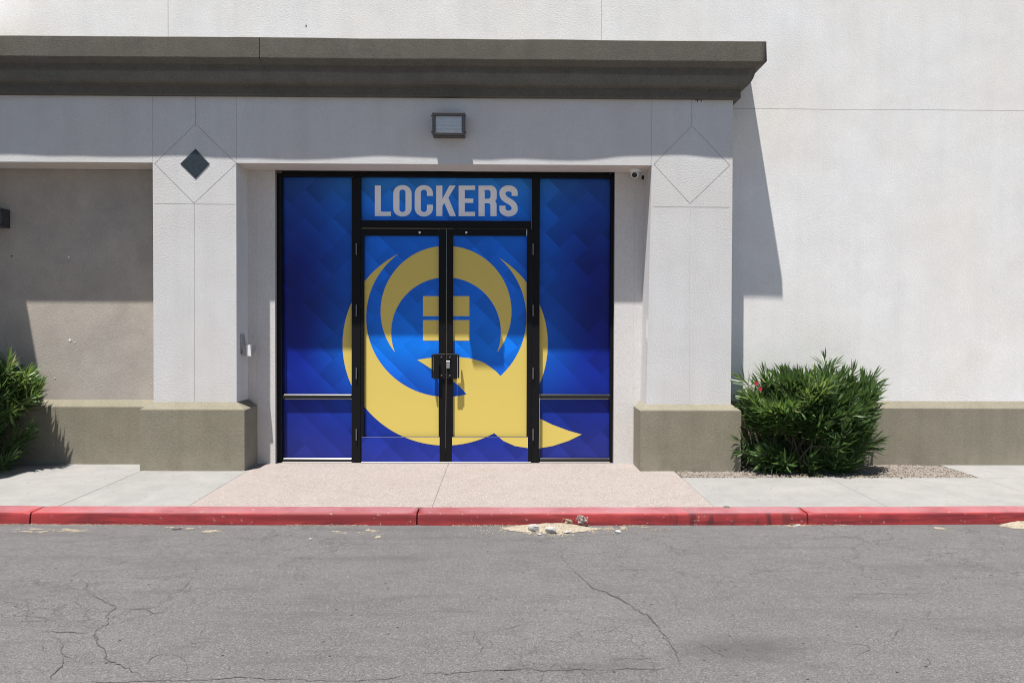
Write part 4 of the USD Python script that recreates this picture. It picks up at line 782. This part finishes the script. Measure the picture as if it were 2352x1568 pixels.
# ------------------------------------------------------------------ sand, stones and litter along the kerb
def yk(x): return YKF + float(bow(x, YKF))
def sand_patch(px, py, wpx, dpx, h, seed, label, against=False):
    c = G(px, py, 0.0); r = np.random.default_rng(seed); n, m = 40, 7; V = [(c[0], c[1], 0.004 + h)]; F = []
    wx = wpx / 2 * (c[1] - EYE[1]) / FPX; dy = abs(G(px, py + dpx / 2, 0)[1] - c[1])
    for j in range(1, m + 1):
        for i in range(n):
            a = i * 2 * np.pi / n; rr = j / m * (0.55 + 0.9 * meshkit.fbm(np.array([math.cos(a) * 2.3 + seed, math.sin(a) * 2.3, 0.5]), 3, seed))
            x, y = c[0] + wx * rr * math.cos(a), c[1] + dy * rr * math.sin(a)
            y = min(y, yk(x) - 0.004)
            z = h * (1 - (j / m) ** 1.5) * (0.6 + 0.8 * meshkit.noise(np.array([x * 30, y * 30, 0.1]), seed))
            if against: z += 0.022 * math.exp(-((yk(x) - y) / 0.05) ** 2) * (1 - j / m)
            V.append((x, y, float(road_height(x, y)) + 0.0025 + z + 0.001 * (m - j)))
    F += [(0, 1 + i, 1 + (i + 1) % n) for i in range(n)]
    for j in range(m - 1):
        for i in range(n):
            a, b = 1 + j * n + i, 1 + j * n + (i + 1) % n; F += [(a, a + n, b + n), (a, b + n, b)]
    obj('sand_patch', trimesh.Trimesh(V, F, process=False), SAND, label=label, category='sand', kind='stuff')
sand_patch(1268, 1214, 205, 20, 0.020, 31, 'drift of pale sand against the red kerb with stones in it', True)
sand_patch(2350, 1208, 105, 18, 0.014, 32, 'pale sand drift at the right picture edge below the kerb', True)
def sand_scatter(px, py, wpx, dpx, n, seed, label):
    "grains strewn thinly over the road, densest in the middle"
    c = G(px, py, 0.0); r = np.random.default_rng(seed); k = (c[1] - EYE[1]) / FPX; wx = wpx / 2 * k; dy = abs(G(px, py + dpx / 2, 0)[1] - c[1]); b = trimesh.creation.icosahedron(); Vs, Fs = [], []
    while len(Vs) < n * 0.55:
        u = np.clip(r.normal(0, 0.42), -1.3, 1.3); v = r.normal(0, 0.42)
        x = c[0] + u * wx; y = min(c[1] + v * dy + 0.25 * dy * math.sin(u * 3 + seed), yk(x) - 0.004)
        if meshkit.noise(np.array([x * 16, y * 22, seed * 1.0]), seed) < 0.42: continue
        s = r.uniform(0.0022, 0.0052); vv = b.vertices * s * [1.3, 1.3, 0.6]
        Vs.append(vv + [x, y, float(road_height(x, y)) + 0.002]); Fs.append(b.faces + 12 * len(Fs))
    obj('sand_patch', trimesh.Trimesh(np.vstack(Vs), np.vstack(Fs), process=False), SAND, label=label, category='sand', kind='stuff')
for a in ((1440, 1213, 150, 9, 420, 33, 'thin streak of sand right of the stones under the kerb'),
          (75, 1218, 92, 9, 520, 34, 'leftmost thin sand smear on the road by the kerb joint'),
          (160, 1218, 92, 9, 520, 35, 'second thin sand smear from the left on the road'),
          (412, 1213, 80, 6, 380, 36, 'thin sand line touching the kerb left of the doors'),
          (486, 1220, 44, 8, 420, 37, 'small oval sand smear below the left plinth'),
          (816, 1220, 80, 8, 480, 38, 'thin sand smear on the road left of the middle kerb joint'),
          (868, 1234, 20, 6, 110, 39, 'tiny sand spot farther out on the road left of centre'),
          (2150, 1213, 40, 8, 260, 40, 'small sand spot on the road near the right end of the kerb'),
          (1812, 1207, 90, 6, 330, 41, 'thin sand line at the right kerb joint'),
          (1265, 1218, 300, 24, 2200, 42, 'loose grains strewn on the road in front of the large sand drift')): sand_scatter(*a)
# grit gathered all along the foot of the kerb
r = np.random.default_rng(77); b_ = trimesh.creation.icosahedron(); Vs, Fs = [], []
for i in range(3000):
    x = r.uniform(-5.4, 5.6)
    if meshkit.fbm(np.array([x * 1.7, 0.5, 0.5]), 4, 12) < 0.50: continue
    s_ = r.uniform(0.0018, 0.0045); y = yk(x) - 0.004 - abs(r.normal(0, 0.011)); v = b_.vertices * s_ * [1.3, 1.2, 0.7] + [x, y, float(road_height(x, y)) + 0.002 + (0.006 if yk(x) - y < 0.01 else 0) * r.random()]
    Fs.append(b_.faces + 12 * len(Fs)); Vs.append(v)
obj('gutter_grit', trimesh.Trimesh(np.vstack(Vs), np.vstack(Fs), process=False), SAND, label='fine pale grit lying along the foot of the red kerb', category='grit', kind='stuff')
ROCKM = grainy('pale_grey_stone', (0.33, 0.32, 0.31), grain=45, contrast=0.25, blotch=0.15, bump=0.6, dist=0.006, bscale=12)
DARKSTONE = grainy('dark_stone', (0.10, 0.09, 0.08), grain=45, contrast=0.25, blotch=0.15, bump=0.6, dist=0.006, bscale=12)
def rock(px, py, wpx, hpx, seed, label, m=None, z=0.0, squash=0.8):
    c = G(px, py, z); s = wpx / 2 * (c[1] - EYE[1]) / FPX; hh = hpx / 2 * (c[1] - EYE[1]) / FPX
    b = trimesh.creation.icosphere(2, 1.0); v = b.vertices; r = np.random.default_rng(seed)
    for _ in range(9):
        d = r.normal(size=3); d /= np.linalg.norm(d); k = 0.62 + 0.25 * r.random(); dd = v @ d; v = v - np.outer(np.maximum(dd - k, 0), d)
    v = v * (1 + 0.14 * (meshkit.fbm(v * 2.2 + seed, 3, seed) - 0.5)[:, None]); v *= np.array([s, s * squash, hh]) * 1.08
    o = obj('stone', trimesh.Trimesh(v + [c[0], c[1], c[2] + hh * 0.75 + float(road_height(c[0], c[1])) * (z == 0)], b.faces, process=False), m or ROCKM, label=label, category='stone')
rock(1226, 1219, 25, 20, 3, 'larger pale angular stone left in the sand at the kerb')
rock(1265, 1224, 27, 17, 5, 'pale grey stone right of the larger one in the sand', squash=0.7)
rock(1302, 1224, 13, 6, 7, 'small flat pale stone at the front of the sand drift')
rock(1420, 1222, 15, 6, 9, 'small pale stone on the road right of the dry weed')
rock(1833, 1208, 11, 6, 11, 'small white chip on the road beside the right kerb joint')
rock(1818, 1207, 7, 5, 13, 'tiny dark pebble left of the white chip at the kerb', DARKSTONE)
rock(1669, 1165, 14, 4, 15, 'dark flat pebble on the kerb edge beside the pink slab', DARKSTONE, z=0.098)
rock(1240, 1228, 9, 4, 17, 'tiny pale chip between and in front of the two stones')
rock(404, 1215, 20, 5, 19, 'brown crumpled leaf litter on the road below the left slab', DARKSTONE)
rock(712, 1239, 8, 4, 21, 'white crumb on the road left of centre')
STRAW = plain('dry_straw', (0.30, 0.25, 0.17), 0.8, spec=0.2)
DRYGREY = plain('dry_grey_weed', (0.33, 0.30, 0.27), 0.8, spec=0.2)
def tuft(px, py, wpx, hpx, n, seed, label, m, drop=0.0):
    c = G(px, py, 0.0); r = np.random.default_rng(seed); ms = []; k = (c[1] - EYE[1]) / FPX; c[2] = 0.004
    for i in range(n):
        a = r.random() * 6.28; h = hpx * k * (0.5 + 0.6 * r.random()); w = wpx / 2 * k * (0.4 + 0.8 * r.random())
        tip = np.array([math.cos(a) * w, math.sin(a) * w * 0.5 - 0.01, h]); mid = tip * [0.35, 0.35, 0.62]
        e = tip * [1, 1, 1] + np.array([math.cos(a) * w * 0.5, 0, -h * drop])
        ms.append(tube([c, c + mid, c + tip, c + e], 0.0028, 0.0014, 4))
    p = thing('dry_weed', label, 'weed'); obj('stems', cat(ms), m, p, smooth=True)
    bl = [trimesh.creation.icosphere(1, 0.006 + 0.005 * r.random()).apply_translation(c + [r.normal(0, wpx * k * 0.22), -0.01 - 0.01 * r.random(), hpx * k * r.uniform(0.35, 0.95)]) for _ in range(n // 2)]
    obj('seed_heads', cat(bl), m, p)
tuft(1338, 1208, 20, 24, 26, 2, 'withered grey weed growing from the foot of the red kerb', DRYGREY, 0.4)
tuft(1306, 1207, 22, 15, 16, 5, 'small straw coloured dry grass behind the stones at the kerb', STRAW, 0.5)
